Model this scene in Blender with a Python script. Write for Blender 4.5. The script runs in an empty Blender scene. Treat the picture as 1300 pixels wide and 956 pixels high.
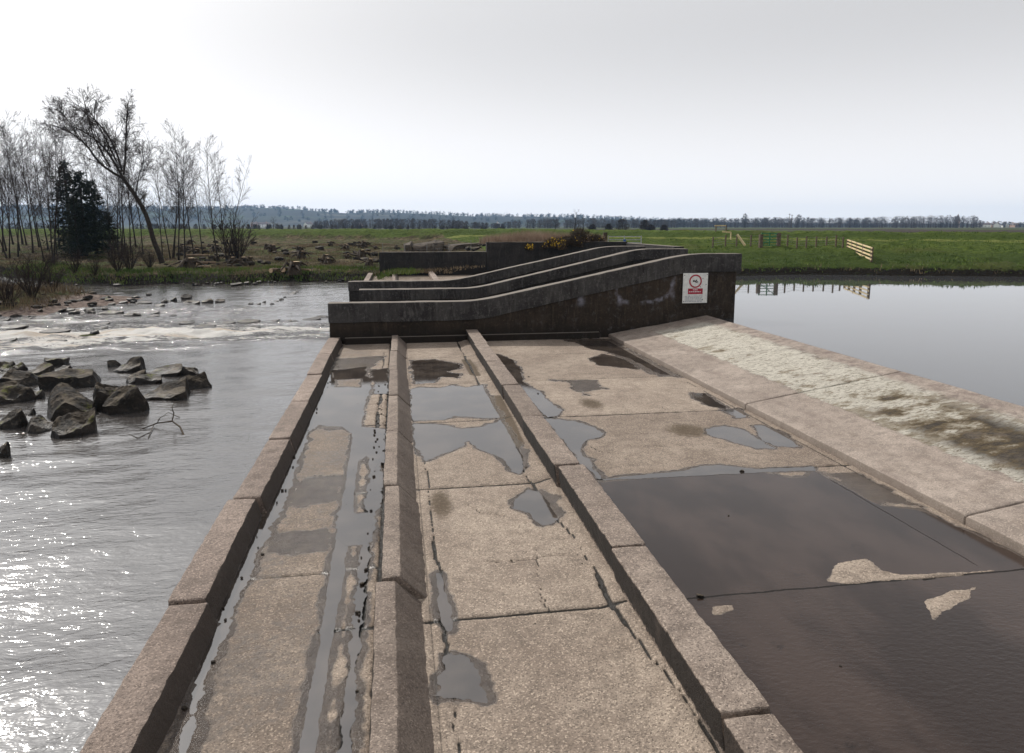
import bpy, bmesh, math, random
import numpy as np
from mathutils import Vector, Matrix, noise as mnoise

# ------------------------------------------------------------------ camera, world, sun, exposure
S = bpy.context.scene
CAM_H = 2.8
PIT = math.atan(146.0/900.0)                       # pitch below the horizon
YAW = math.atan(147.0/math.hypot(900.0, 146.0))    # to the right of the channel direction (+Y)
cam = bpy.data.cameras.new('camera'); camo = bpy.data.objects.new('camera', cam); S.collection.objects.link(camo)
cam.sensor_width = 36.0; cam.lens = 900.0/1300.0*36.0; cam.shift_y = -45.0/1300.0
cam.clip_start = 0.05; cam.clip_end = 20000.0
camo.location = (0, 0, CAM_H); camo.rotation_euler = (math.pi/2-PIT, 0, -YAW)
S.camera = camo
SUN_EL, SUN_AZ = math.radians(41.0), math.radians(-36.0)     # azimuth from +Y, negative = to the left
W = bpy.data.worlds.new('World'); S.world = W; W.use_nodes = True
nt = W.node_tree; nt.nodes.clear()
wo = nt.nodes.new('ShaderNodeOutputWorld'); bg = nt.nodes.new('ShaderNodeBackground'); sky = nt.nodes.new('ShaderNodeTexSky')
hs = nt.nodes.new('ShaderNodeHueSaturation')
sky.sky_type = 'NISHITA'; sky.sun_disc = False; sky.sun_elevation = SUN_EL; sky.sun_rotation = SUN_AZ
sky.air_density = 1.0; sky.dust_density = 7.0; sky.ozone_density = 1.0; sky.altitude = 0
hs.inputs['Saturation'].default_value = 0.12; hs.inputs['Value'].default_value = 1.0
bg.inputs['Strength'].default_value = 0.125
veil = nt.nodes.new('ShaderNodeMix'); veil.data_type = 'RGBA'; veil.inputs[0].default_value = .70; veil.inputs[7].default_value = (6.6, 6.7, 7.0, 1)   # thin even high cloud
wg = nt.nodes.new('ShaderNodeTexCoord'); wx = nt.nodes.new('ShaderNodeSeparateXYZ'); wr = nt.nodes.new('ShaderNodeMapRange'); wr.interpolation_type = 'SMOOTHSTEP'   # haze brightens the sky towards the horizon
for i_, v_ in ((1, 0.0), (2, .26), (3, 1.85), (4, 1.0)): wr.inputs[i_].default_value = v_
vm = nt.nodes.new('ShaderNodeVectorMath'); vm.operation = 'SCALE'; vm.inputs[0].default_value = (6.2, 6.17, 6.28)
nt.links.new(wg.outputs['Generated'], wx.inputs[0]); nt.links.new(wx.outputs[2], wr.inputs[0]); nt.links.new(wr.outputs[0], vm.inputs['Scale']); nt.links.new(vm.outputs[0], veil.inputs[7])
nt.links.new(sky.outputs[0], hs.inputs['Color']); nt.links.new(hs.outputs[0], veil.inputs[6]); nt.links.new(veil.outputs[2], bg.inputs[0]); nt.links.new(bg.outputs[0], wo.inputs[0])
sl = bpy.data.lights.new('sun', 'SUN'); slo = bpy.data.objects.new('sun', sl); S.collection.objects.link(slo)
sl.energy = 3.6; sl.angle = math.radians(1.5); sl.color = (1.0, 0.95, 0.88)
sd = Vector((math.sin(SUN_AZ)*math.cos(SUN_EL), math.cos(SUN_AZ)*math.cos(SUN_EL), math.sin(SUN_EL)))
slo.rotation_euler = sd.to_track_quat('Z', 'Y').to_euler()
S.view_settings.view_transform = 'Standard'; S.view_settings.look = 'None'
S.view_settings.exposure = 0.0; S.view_settings.gamma = 1.0
S.cycles.use_denoising = True
S.cycles.max_bounces = 6; S.cycles.diffuse_bounces = 3; S.cycles.glossy_bounces = 3; S.cycles.transparent_max_bounces = 8; S.cycles.volume_bounces = 1
S.cycles.sample_clamp_indirect = 4.0

# ------------------------------------------------------------------ survey helper: photo measurement -> place
_f = np.array([math.sin(YAW)*math.cos(PIT), math.cos(YAW)*math.cos(PIT), -math.sin(PIT)])
_r = np.array([math.cos(YAW), -math.sin(YAW), 0.0]); _u = np.cross(_r, _f)
def _ray(x, y): return _f + _r*(x-650.0)/900.0 - _u*(y-433.0)/900.0
def on(x, y, z=0.0):
    d = _ray(x, y); t = (z-CAM_H)/d[2]; return np.array([0, 0, CAM_H]) + d*t
def atd(x, y, D):
    d = _ray(x, y); hf = np.array([math.sin(YAW), math.cos(YAW), 0]); t = D/d.dot(hf); return np.array([0, 0, CAM_H]) + d*t
rng = np.random.default_rng(7); random.seed(7)

# ------------------------------------------------------------------ numeric helpers
def _hash(ix, iy, seed):
    h = (ix.astype(np.int64)*374761393 + iy.astype(np.int64)*668265263 + seed*1442695041) & 0x7fffffff
    h = ((h ^ (h >> 13))*1274126177) & 0x7fffffff
    return ((h ^ (h >> 16)) & 0xffff)/65535.0
def vnoise(x, y, seed=0):
    ix = np.floor(x); iy = np.floor(y); fx = x-ix; fy = y-iy
    fx = fx*fx*(3-2*fx); fy = fy*fy*(3-2*fy)
    a = _hash(ix, iy, seed); b = _hash(ix+1, iy, seed); c = _hash(ix, iy+1, seed); d = _hash(ix+1, iy+1, seed)
    return (a*(1-fx)+b*fx)*(1-fy) + (c*(1-fx)+d*fx)*fy
def fbm(x, y, seed=0, oc=4):
    s = 0.0; a = 0.5; t = 0.0
    for i in range(oc):
        s = s + a*(vnoise(x*2**i + 17.3*i, y*2**i - 9.1*i, seed+i)-0.5); t += a; a *= 0.5
    return s/t*2          # about -1..1
def sst(a, b, x):
    t = np.clip((x-a)/(b-a), 0, 1); return t*t*(3-2*t)
def polysd(X, Y, P):
    """signed distance to a polygon, negative inside"""
    P = np.asarray(P, float)[:, :2]; n = len(P)
    d = np.full(X.shape, 1e18); ins = np.zeros(X.shape, bool)
    for i in range(n):
        x0, y0 = P[i]; x1, y1 = P[(i+1) % n]
        ex, ey = x1-x0, y1-y0; wx, wy = X-x0, Y-y0
        t = np.clip((wx*ex+wy*ey)/max(ex*ex+ey*ey, 1e-12), 0, 1)
        d = np.minimum(d, (wx-ex*t)**2+(wy-ey*t)**2)
        c = ((y0 > Y) != (y1 > Y)) & (X < (x1-x0)*(Y-y0)/((y1-y0) if abs(y1-y0) > 1e-12 else 1e-12)+x0)
        ins ^= c
    return np.where(ins, -1, 1)*np.sqrt(d)
def linedist(X, Y, P):
    P = np.asarray(P, float); d = np.full(X.shape, 1e18); z = np.zeros(X.shape)
    for i in range(len(P)-1):
        x0, y0 = P[i][:2]; x1, y1 = P[i+1][:2]
        ex, ey = x1-x0, y1-y0; wx, wy = X-x0, Y-y0
        t = np.clip((wx*ex+wy*ey)/(ex*ex+ey*ey), 0, 1)
        dd = (wx-ex*t)**2+(wy-ey*t)**2; m = dd < d
        d = np.where(m, dd, d)
        if P.shape[1] > 2: z = np.where(m, P[i][2]*(1-t)+P[i+1][2]*t, z)
    return np.sqrt(d), z

# ------------------------------------------------------------------ object helpers
def props(o, label=None, cat=None, group=None, kind=None):
    if label: o['label'] = label
    if cat: o['category'] = cat
    if group: o['group'] = group
    if kind: o['kind'] = kind
    return o
def link(name, me, mat=None, parent=None, smooth=False):
    o = bpy.data.objects.new(name, me); S.collection.objects.link(o)
    if mat is not None and len(me.materials) == 0: me.materials.append(mat)
    if parent is not None: o.parent = parent
    if smooth: me.polygons.foreach_set('use_smooth', [True]*len(me.polygons))
    return o
def empty(name, loc=(0, 0, 0), rz=0.0):
    o = bpy.data.objects.new(name, None); S.collection.objects.link(o); o.location = loc; o.rotation_euler = (0, 0, rz)
    o.empty_display_size = 0.2
    return o
def copy_tree(o, parent=None):
    c = o.copy(); S.collection.objects.link(c); c.parent = parent
    for ch in list(o.children): copy_tree(ch, c)
    return c
def npmesh(name, V, Fq, attrs=None, smooth=True):
    """V (n,3); Fq (m,k) faces all of the same size"""
    me = bpy.data.meshes.new(name); V = np.asarray(V, np.float32); Fq = np.asarray(Fq, np.int32)
    m, k = Fq.shape
    me.vertices.add(len(V)); me.vertices.foreach_set('co', V.ravel())
    me.loops.add(m*k); me.loops.foreach_set('vertex_index', Fq.ravel())
    me.polygons.add(m); me.polygons.foreach_set('loop_start', np.arange(0, m*k, k, dtype=np.int32))
    try: me.polygons.foreach_set('loop_total', np.full(m, k, np.int32))
    except Exception: pass
    me.polygons.foreach_set('use_smooth', np.full(m, smooth))
    for n_, a in (attrs or {}).items():
        at = me.attributes.new(n_, 'FLOAT', 'POINT'); at.data.foreach_set('value', np.asarray(a, np.float32).ravel())
    me.update(calc_edges=True); me.validate()
    return me
def gridfaces(nx, ny):
    i = np.arange(nx-1)[None, :] + np.arange(ny-1)[:, None]*nx
    return np.stack([i, i+1, i+1+nx, i+nx], -1).reshape(-1, 4)
class MB:
    """collects polygons; build() links them as ONE mesh"""
    def __init__(s): s.v = []; s.f = []
    def poly(s, pts):
        b = len(s.v); s.v += [tuple(p) for p in pts]; s.f.append(tuple(range(b, b+len(pts))))
    def box(s, x0, x1, y0, y1, z0, z1, rot=0.0, c=(0, 0, 0)):
        b = len(s.v); cr, sr = math.cos(rot), math.sin(rot)
        for z in (z0, z1):
            for (x, y) in ((x0, y0), (x1, y0), (x1, y1), (x0, y1)):
                s.v.append((c[0]+x*cr-y*sr, c[1]+x*sr+y*cr, c[2]+z))
        for q in ((0, 3, 2, 1), (4, 5, 6, 7), (0, 1, 5, 4), (1, 2, 6, 5), (2, 3, 7, 6), (3, 0, 4, 7)): s.f.append(tuple(b+i for i in q))
    def bar(s, a, b_, w, h=None):
        """rectangular bar from a to b"""
        a = Vector(a); b_ = Vector(b_); h = h or w; d = (b_-a).normalized()
        up = Vector((0, 0, 1)) if abs(d.z) < .9 else Vector((0, 1, 0))
        sx = d.cross(up).normalized()*w/2; sz = sx.cross(d).normalized()*h/2; b = len(s.v)
        for p in (a, b_):
            for q in (-sx-sz, sx-sz, sx+sz, -sx+sz): s.v.append(tuple(p+q))
        for q in ((0, 1, 2, 3), (7, 6, 5, 4), (0, 4, 5, 1), (1, 5, 6, 2), (2, 6, 7, 3), (3, 7, 4, 0)): s.f.append(tuple(b+i for i in q))
    def tube(s, pts, rad, n=5):
        prev = None; b0 = None; L = len(pts)
        for i, (p, r) in enumerate(zip(pts, rad)):
            p = Vector(p); d = (Vector(pts[min(i+1, L-1)])-Vector(pts[max(i-1, 0)]))
            d = d.normalized() if d.length > 1e-9 else Vector((0, 0, 1))
            a = d.orthogonal().normalized() if prev is None else (prev-d*prev.dot(d)).normalized()
            prev = a; c = d.cross(a); b = len(s.v)
            for k in range(n):
                t = 2*math.pi*k/n; s.v.append(tuple(p+(a*math.cos(t)+c*math.sin(t))*r))
            if b0 is not None:
                for k in range(n): s.f.append((b0+k, b0+(k+1) % n, b+(k+1) % n, b+k))
            b0 = b
    def build(s, name, mat, parent=None, smooth=False, bevel=0.0):
        me = bpy.data.meshes.new(name); me.from_pydata(s.v, [], s.f); me.update()
        bm = bmesh.new(); bm.from_mesh(me); bmesh.ops.recalc_face_normals(bm, faces=bm.faces) if bevel >= 0 else None
        if bevel > 0: bmesh.ops.bevel(bm, geom=list(bm.edges), offset=bevel, segments=2, profile=.6, affect='EDGES')
        bm.to_mesh(me); bm.free()
        return link(name, me, mat, parent, smooth)

# ------------------------------------------------------------------ materials
class N:
    def __init__(s, name):
        s.m = bpy.data.materials.new(name); s.m.use_nodes = True; s.t = s.m.node_tree; s.t.nodes.clear()
        s.o = s.t.nodes.new('ShaderNodeOutputMaterial'); s.b = s.n('ShaderNodeBsdfPrincipled'); s.l(s.b.outputs[0], s.o.inputs[0])
        tc = s.n('ShaderNodeNewGeometry'); s.pos = tc.outputs['Position']; s.nor = tc.outputs['Normal']
        s.obj = s.n('ShaderNodeTexCoord').outputs['Object']
    def n(s, t, **k):
        x = s.t.nodes.new(t)
        for a, v in k.items(): setattr(x, a, v)
        return x
    def l(s, a, b): s.t.links.new(a, b)
    def put(s, sock, v):
        if hasattr(v, 'default_value') or hasattr(v, 'is_linked'): s.l(v, sock)
        else: sock.default_value = v
    def noise(s, scale, detail=4, rough=.55, vec=None, dist=0.0, col=False, dim='3D'):
        x = s.n('ShaderNodeTexNoise'); x.inputs['Scale'].default_value = scale; x.inputs['Detail'].default_value = detail
        x.inputs['Roughness'].default_value = rough; x.inputs['Distortion'].default_value = dist
        s.l(vec if vec is not None else s.pos, x.inputs['Vector']); return x.outputs['Color' if col else 'Fac']
    def voro(s, scale, feature='F1', vec=None, out='Distance'):
        x = s.n('ShaderNodeTexVoronoi'); x.feature = feature; x.inputs['Scale'].default_value = scale
        s.l(vec if vec is not None else s.pos, x.inputs['Vector']); return x.outputs[out]
    def stretch(s, v, sx, sy, sz, rz=0):
        x = s.n('ShaderNodeMapping'); x.inputs['Scale'].default_value = (sx, sy, sz); x.inputs['Rotation'].default_value = (0, 0, rz)
        s.l(v, x.inputs['Vector']); return x.outputs[0]
    def math(s, op, a, b=0.0, c=None):
        x = s.n('ShaderNodeMath', operation=op); s.put(x.inputs[0], a); s.put(x.inputs[1], b)
        if c is not None: s.put(x.inputs[2], c)
        return x.outputs[0]
    def mr(s, v, a, b, c=0.0, d=1.0, smooth=True):
        x = s.n('ShaderNodeMapRange'); x.interpolation_type = 'SMOOTHSTEP' if smooth else 'LINEAR'
        s.put(x.inputs[0], v)
        for i, q in enumerate((a, b, c, d)): x.inputs[1+i].default_value = q
        return x.outputs[0]
    def mix(s, f, a, b, mode='MIX'):
        x = s.n('ShaderNodeMix'); x.data_type = 'RGBA'; x.blend_type = mode
        s.put(x.inputs[0], f)
        for sock, v in ((x.inputs[6], a), (x.inputs[7], b)):
            if isinstance(v, tuple): sock.default_value = v+(1.0,) if len(v) == 3 else v
            else: s.l(v, sock)
        return x.outputs[2]
    def attr(s, name): return s.n('ShaderNodeAttribute', attribute_name=name).outputs['Fac']
    def sep(s, v):
        x = s.n('ShaderNodeSeparateXYZ'); s.l(v, x.inputs[0]); return x.outputs
    def bump(s, h, strength=.5, dist=.01, prev=None):
        x = s.n('ShaderNodeBump'); x.inputs['Strength'].default_value = strength; x.inputs['Distance'].default_value = dist
        s.l(h, x.inputs['Height'])
        if prev is not None: s.l(prev, x.inputs['Normal'])
        return x.outputs[0]
    def col(s, v):
        if isinstance(v, tuple): s.b.inputs['Base Color'].default_value = v+(1.0,)
        else: s.l(v, s.b.inputs['Base Color'])
    def set(s, rough=None, normal=None, spec=None, **k):
        if rough is not None: s.put(s.b.inputs['Roughness'], rough)
        if normal is not None: s.l(normal, s.b.inputs['Normal'])
        if spec is not None: s.put(s.b.inputs['Specular IOR Level'], spec)
        for a, v in k.items(): s.put(s.b.inputs[a.replace('_', ' ')], v)
        return s.m
M = {}
def concrete_base(a, c1, c2, grain=1.0):
    """exposed-aggregate concrete: mottled, speckled with fine stones"""
    big = a.noise(.9, 4, .6); mid = a.noise(6, 4, .6); fine = a.noise(120, 2, .7)
    c = a.mix(a.mr(big, .3, .7), c1, c2)
    c = a.mix(a.math('MULTIPLY', a.mr(mid, .42, .70), .6), c, tuple(x*.58 for x in c1))
    c = a.mix(a.math('MULTIPLY', a.mr(a.noise(2.6, 6, .7, dist=.6), .48, .72), .55), c, (c1[0]*.62, c1[1]*.58, c1[2]*.54))
    c = a.mix(a.math('MULTIPLY', a.mr(a.noise(19, 4, .8), .6, .8), .45), c, tuple(x*.5 for x in c1))
    sp = a.voro(105, out='Color'); spv = a.sep(sp)[0]
    c = a.mix(a.math('MULTIPLY', a.mr(spv, .78, .97), .55*grain), c, tuple(min(1, x*1.8) for x in c2))
    c = a.mix(a.math('MULTIPLY', a.mr(spv, .30, .05), .75*grain), c, tuple(x*.42 for x in c1))
    # small pits and stray dark pebbles
    pit = a.voro(11, out='Distance'); c = a.mix(a.mr(pit, .07, .04), c, (.05, .045, .04))
    return c, fine, spv, mid
def mk_deck():
    a = N('deck_concrete')
    c, fine, spv, mid = concrete_base(a, (.25, .193, .152), (.44, .358, .285))
    c = a.mix(a.attr('tone'), a.mix(.30, c, (.10, .078, .06)), a.mix(.16, c, (.62, .53, .44)))
    wet = a.attr('wet'); alg = a.attr('algae'); crk = a.attr('crack'); nn = a.noise(14, 4, .65)
    w = a.mr(a.math('ADD', wet, a.math('MULTIPLY', a.math('SUBTRACT', nn, .5), .55)), .3, .7)
    c = a.mix(w, c, a.mix(a.mr(mid, .3, .7), (.060, .045, .036), (.105, .081, .064)))
    al = a.mr(a.math('ADD', alg, a.math('MULTIPLY', a.math('SUBTRACT', a.noise(22, 4, .7), .5), .9)), .25, .9)
    c = a.mix(a.math('MULTIPLY', al, .85), c, (.075, .05, .025))
    c = a.mix(a.mr(crk, .25, .8), c, (.018, .015, .012))
    a.col(c)
    h = a.math('ADD', fine, a.math('MULTIPLY', spv, .8)); nb = a.bump(h, 1.0, .006)
    nb = a.bump(a.noise(30, 4, .7), .6, .02, nb)
    ro = a.mr(w, 0, 1, .82, .24)
    M['deck'] = a.set(rough=ro, normal=nb, spec=a.mr(w, 0, 1, .3, .5))
def mk_kerb(name, c1, c2, moss=True):
    a = N(name); c, fine, spv, mid = concrete_base(a, c1, c2, .9)
    if moss:
        # faces turned to -X (the wet drip side) carry black slime; soft rough border
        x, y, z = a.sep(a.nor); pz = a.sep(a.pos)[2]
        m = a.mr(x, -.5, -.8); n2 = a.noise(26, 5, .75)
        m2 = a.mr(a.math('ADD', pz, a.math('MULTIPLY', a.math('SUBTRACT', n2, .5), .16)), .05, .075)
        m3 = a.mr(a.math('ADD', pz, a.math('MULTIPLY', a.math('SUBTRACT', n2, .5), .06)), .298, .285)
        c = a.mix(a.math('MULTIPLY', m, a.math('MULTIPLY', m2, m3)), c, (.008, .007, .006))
        c = a.mix(a.mr(x, .35, .55), c, a.mix(.52, c, (.045, .032, .026)))  # chamfer turned to +X darkened: its shade painted into the colour
    else:
        x = a.sep(a.nor)[0]; c = a.mix(a.math('MULTIPLY', a.mr(a.math('ADD', x, a.math('MULTIPLY', a.math('SUBTRACT', a.noise(24, 4, .7), .5), .5)), .45, .75), .9), c, (.036, .028, .023))  # inner face turned to +X: shade painted in as near-black colour
    st = a.noise(2.4, 5, .7); c = a.mix(a.math('MULTIPLY', a.mr(st, .55, .75), .45), c, (.11, .085, .068))
    oi = a.n('ShaderNodeObjectInfo').outputs['Random']; c = a.mix(a.math('MULTIPLY', oi, .38), c, (.09, .066, .052))
    a.col(c)
    nb = a.bump(a.math('ADD', fine, a.math('MULTIPLY', spv, .9)), .9, .006); nb = a.bump(a.noise(24, 5, .75), .9, .025, nb)
    M[name] = a.set(rough=.8, normal=nb, spec=.35)
def mk_slope():
    a = N('slope_concrete'); c, fine, spv, mid = concrete_base(a, (.235, .192, .160), (.335, .280, .236), .6)
    p = a.sep(a.pos); X, Y = p[0], p[1]
    st = a.noise(3.2, 5, .65, a.stretch(a.pos, 1.0, .32, 1, .5)); c = a.mix(a.math('MULTIPLY', a.mr(st, .45, .7), .55), c, (.145, .11, .092))
    wob = a.math('MULTIPLY', a.math('SUBTRACT', a.noise(5, 5, .7), .5), .34)
    xx = a.math('ADD', X, wob)
    band = a.math('MULTIPLY', a.mr(xx, 6.12, 6.2), a.mr(xx, 7.62, 7.36))
    band = a.math('MULTIPLY', band, a.mr(Y, 16.6, 15.9))
    streak = a.noise(13, 8, .82, a.stretch(a.pos, .65, 1.8, 1, .28), 1.0)
    lichen = a.mix(a.mr(streak, .49, .60), (.68, .64, .55), (.20, .16, .105))
    dn = a.math('ADD', a.noise(2.2, 7, .68, a.stretch(a.pos, .7, 1.1, 1, .25)), a.math('MULTIPLY', a.mr(Y, 10.5, 5.5), .26))
    dark = a.math('MULTIPLY', a.mr(dn, .60, .67), a.math('MULTIPLY', a.mr(xx, 6.2, 6.5), a.mr(xx, 7.45, 7.1)))
    lichen = a.mix(dark, lichen, a.mix(a.mr(streak, .4, .6), (.035, .027, .02), (.10, .075, .045)))
    lichen = a.mix(a.math('MULTIPLY', a.math('MULTIPLY', a.mr(dn, .54, .61), a.mr(dn, .74, .66)), .6), lichen, (.17, .115, .045))
    patch = a.mr(a.noise(2.1, 4, .7), .66, .52)
    c = a.mix(a.math('MULTIPLY', band, a.mr(patch, 0, 1, .72, 1)), c, lichen)
    top = a.math('MULTIPLY', a.mr(X, 7.35, 7.5), a.mr(a.noise(4.2, 5, .7), .47, .62)); c = a.mix(a.math('MULTIPLY', top, .7), c, (.13, .095, .082))
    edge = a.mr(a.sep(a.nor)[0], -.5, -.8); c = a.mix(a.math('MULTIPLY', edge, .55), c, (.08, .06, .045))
    a.col(c)
    nb = a.bump(a.math('ADD', fine, spv), .5, .004)
    nb = a.bump(a.math('MULTIPLY', streak, band), 1.0, .07, nb)
    M['slope'] = a.set(rough=.75, normal=nb, spec=.35)
def mk_wall(name, c1, c2, lime=False):
    a = N(name); big = a.noise(1.1, 5, .65); mid = a.noise(7, 5, .7); p = a.sep(a.pos)
    c = a.mix(a.mr(big, .35, .65), c1, c2); vs_ = a.noise(9, 5, .8, a.stretch(a.pos, 1, 1, .18)); c = a.mix(a.math('MULTIPLY', a.mr(vs_, .5, .7), .6), c, tuple(x*2.3 for x in c2))
    drip = a.noise(3.5, 5, .7, a.stretch(a.pos, 2.2, 2.2, .3)); c = a.mix(a.math('MULTIPLY', a.mr(drip, .5, .72), .7), c, tuple(x*.35 for x in c1))
    c = a.mix(a.math('MULTIPLY', a.mr(mid, .56, .72), .5), c, tuple(min(1, x*1.9) for x in c2))
    c = a.mix(a.math('MULTIPLY', a.mr(a.noise(17, 6, .8), .52, .7), .75), c, tuple(min(1, x*2.4) for x in c2))
    c = a.mix(a.math('MULTIPLY', a.mr(a.noise(2.7, 6, .75, dist=.5), .5, .66), .7), c, tuple(x*1.9 for x in c1))
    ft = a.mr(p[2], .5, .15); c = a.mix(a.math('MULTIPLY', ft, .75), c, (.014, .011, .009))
    if lime:   # lime weeping from the cracks of a patched stone repair
        v = a.voro(1.05, 'DISTANCE_TO_EDGE', a.mix(.16, a.stretch(a.pos, 1, .2, 1.25), a.noise(2.2, 3, .6, col=True)))
        e = a.mr(a.math('ADD', v, a.math('MULTIPLY', a.noise(9, 4, .7), .12)), .15, .05)
        reg = a.math('MULTIPLY', a.math('MULTIPLY', a.mr(p[0], 3.9, 4.8), a.mr(p[0], 7.1, 6.9)), a.math('MULTIPLY', a.mr(p[2], .75, .95), a.mr(p[2], 1.75, 1.6)))
        reg = a.math('MULTIPLY', reg, a.mr(a.noise(2.3, 3, .6), .38, .52))
        c = a.mix(a.math('MULTIPLY', e, reg), c, (.22, .22, .26)); c = a.mix(a.math('MULTIPLY', a.math('MULTIPLY', a.mr(a.noise(5, 6, .8), .52, .68), a.mr(p[0], 1.5, 4.5)), .8), c, (.075, .068, .066))
        c = a.mix(a.math('MULTIPLY', reg, a.math('MULTIPLY', a.mr(a.noise(3.7, 3), .5, .6), .5)), c, (.05, .032, .02))
    c = a.mix(a.math('MULTIPLY', a.mr(a.sep(a.nor)[2], .75, .93), .6), c, (.25, .215, .18))  # sunlight on the top faces painted in as paler concrete
    a.col(c); nb = a.bump(a.noise(40, 5, .7), .6, .01); nb = a.bump(mid, .5, .03, nb)
    M[name] = a.set(rough=.85, normal=nb, spec=.25)
def mk_puddle():
    a = N('puddle_water'); n = a.noise(1.6, 4, .6)
    c = a.mix(a.mr(n, .4, .65), (.035, .028, .024), (.07, .056, .046))
    a.col(c); nb = a.bump(a.noise(18, 2, .5), .05, .01)
    M['puddle'] = a.set(rough=.035, normal=nb, IOR=2.05, Specular_IOR_Level=.5)
    a = N('thin_flow_water'); n = a.noise(1.1, 4, .6, a.stretch(a.pos, 1, .5, 1, .5))
    c = a.mix(a.mr(n, .4, .62), (.022, .014, .011), (.046, .031, .025)); c = a.mix(a.mr(a.noise(3.1, 5, .7), .6, .75), c, (.015, .010, .008)); a.col(c)
    rip = a.noise(16, 3, .6, a.stretch(a.pos, 1.0, 1.7, 1, .4)); Yc = a.sep(a.pos)[1]; Xc = a.sep(a.pos)[0]
    wj = a.math('MULTIPLY', a.math('SUBTRACT', a.noise(5, 5, .7), .5), .05)
    j1 = a.mr(a.math('ABSOLUTE', a.math('ADD', a.math('SUBTRACT', Yc, 4.735), wj)), .017, .006); j2 = a.mr(a.math('ABSOLUTE', a.math('ADD', a.math('SUBTRACT', Xc, 4.72), wj)), .014, .004)
    jj = a.math('MAXIMUM', j1, a.math('MULTIPLY', j2, a.math('MULTIPLY', a.mr(Yc, 4.8, 4.9), .6)))
    a.col(a.mix(jj, c, (.010, .008, .007))); a.l(a.mr(jj, 0, 1, .14, .9), a.b.inputs['Roughness'])
    amt = a.mr(Yc, 5.2, 3.6, .05, .42); bp = a.n('ShaderNodeBump'); bp.inputs['Distance'].default_value = .012; a.l(amt, bp.inputs['Strength']); a.l(rip, bp.inputs['Height'])
    M['flow'] = a.set(normal=bp.outputs[0], IOR=1.36)
def mk_river():
    a = N('river_water'); foam = a.attr('foam')
    p = a.stretch(a.pos, .8, 1.5, 1, .35)
    w1 = a.noise(1.1, 3, .5, p, .4); w2 = a.noise(4.6, 3, .55, p, .6); w3 = a.noise(15, 2, .5, p)
    w4 = a.noise(9, 3, .6, a.stretch(a.pos, .7, 1.7, 1, -.25), .5)
    nb = a.bump(w1, .16, .10); nb = a.bump(w2, .28, .036, nb); nb = a.bump(w4, .40, .020, nb); nb = a.bump(w3, .18, .007, nb)
    fn = a.noise(4.6, 9, .84, a.stretch(a.pos, .55, 1.5, 1), .6); fm = a.mr(a.math('ADD', foam, a.math('MULTIPLY', a.math('SUBTRACT', fn, .5), 2.6)), .38, .78)
    nb = a.bump(a.math('MULTIPLY', fn, a.mr(foam, .1, .5)), .9, .25, nb)
    tan = a.mr(a.noise(1.0, 4, .6, a.stretch(a.pos, .5, 1.3, 1)), .5, .66)
    fc = a.mix(a.math('MULTIPLY', tan, .6), (.80, .775, .73), (.50, .35, .20))
    a.col(a.mix(fm, (.055, .050, .047), fc))
    M['river'] = a.set(rough=a.mr(fm, 0, 1, .09, .8), normal=nb, IOR=2.1)
    a = N('pond_water'); a.col((.05, .052, .056)); nb = a.bump(a.noise(.7, 2, .5, a.stretch(a.pos, .6, 1.2, 1)), .02, .06)
    nb = a.bump(a.noise(6, 2), .012, .01, nb)
    M['pond'] = a.set(rough=.02, normal=nb, IOR=2.9)
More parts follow.
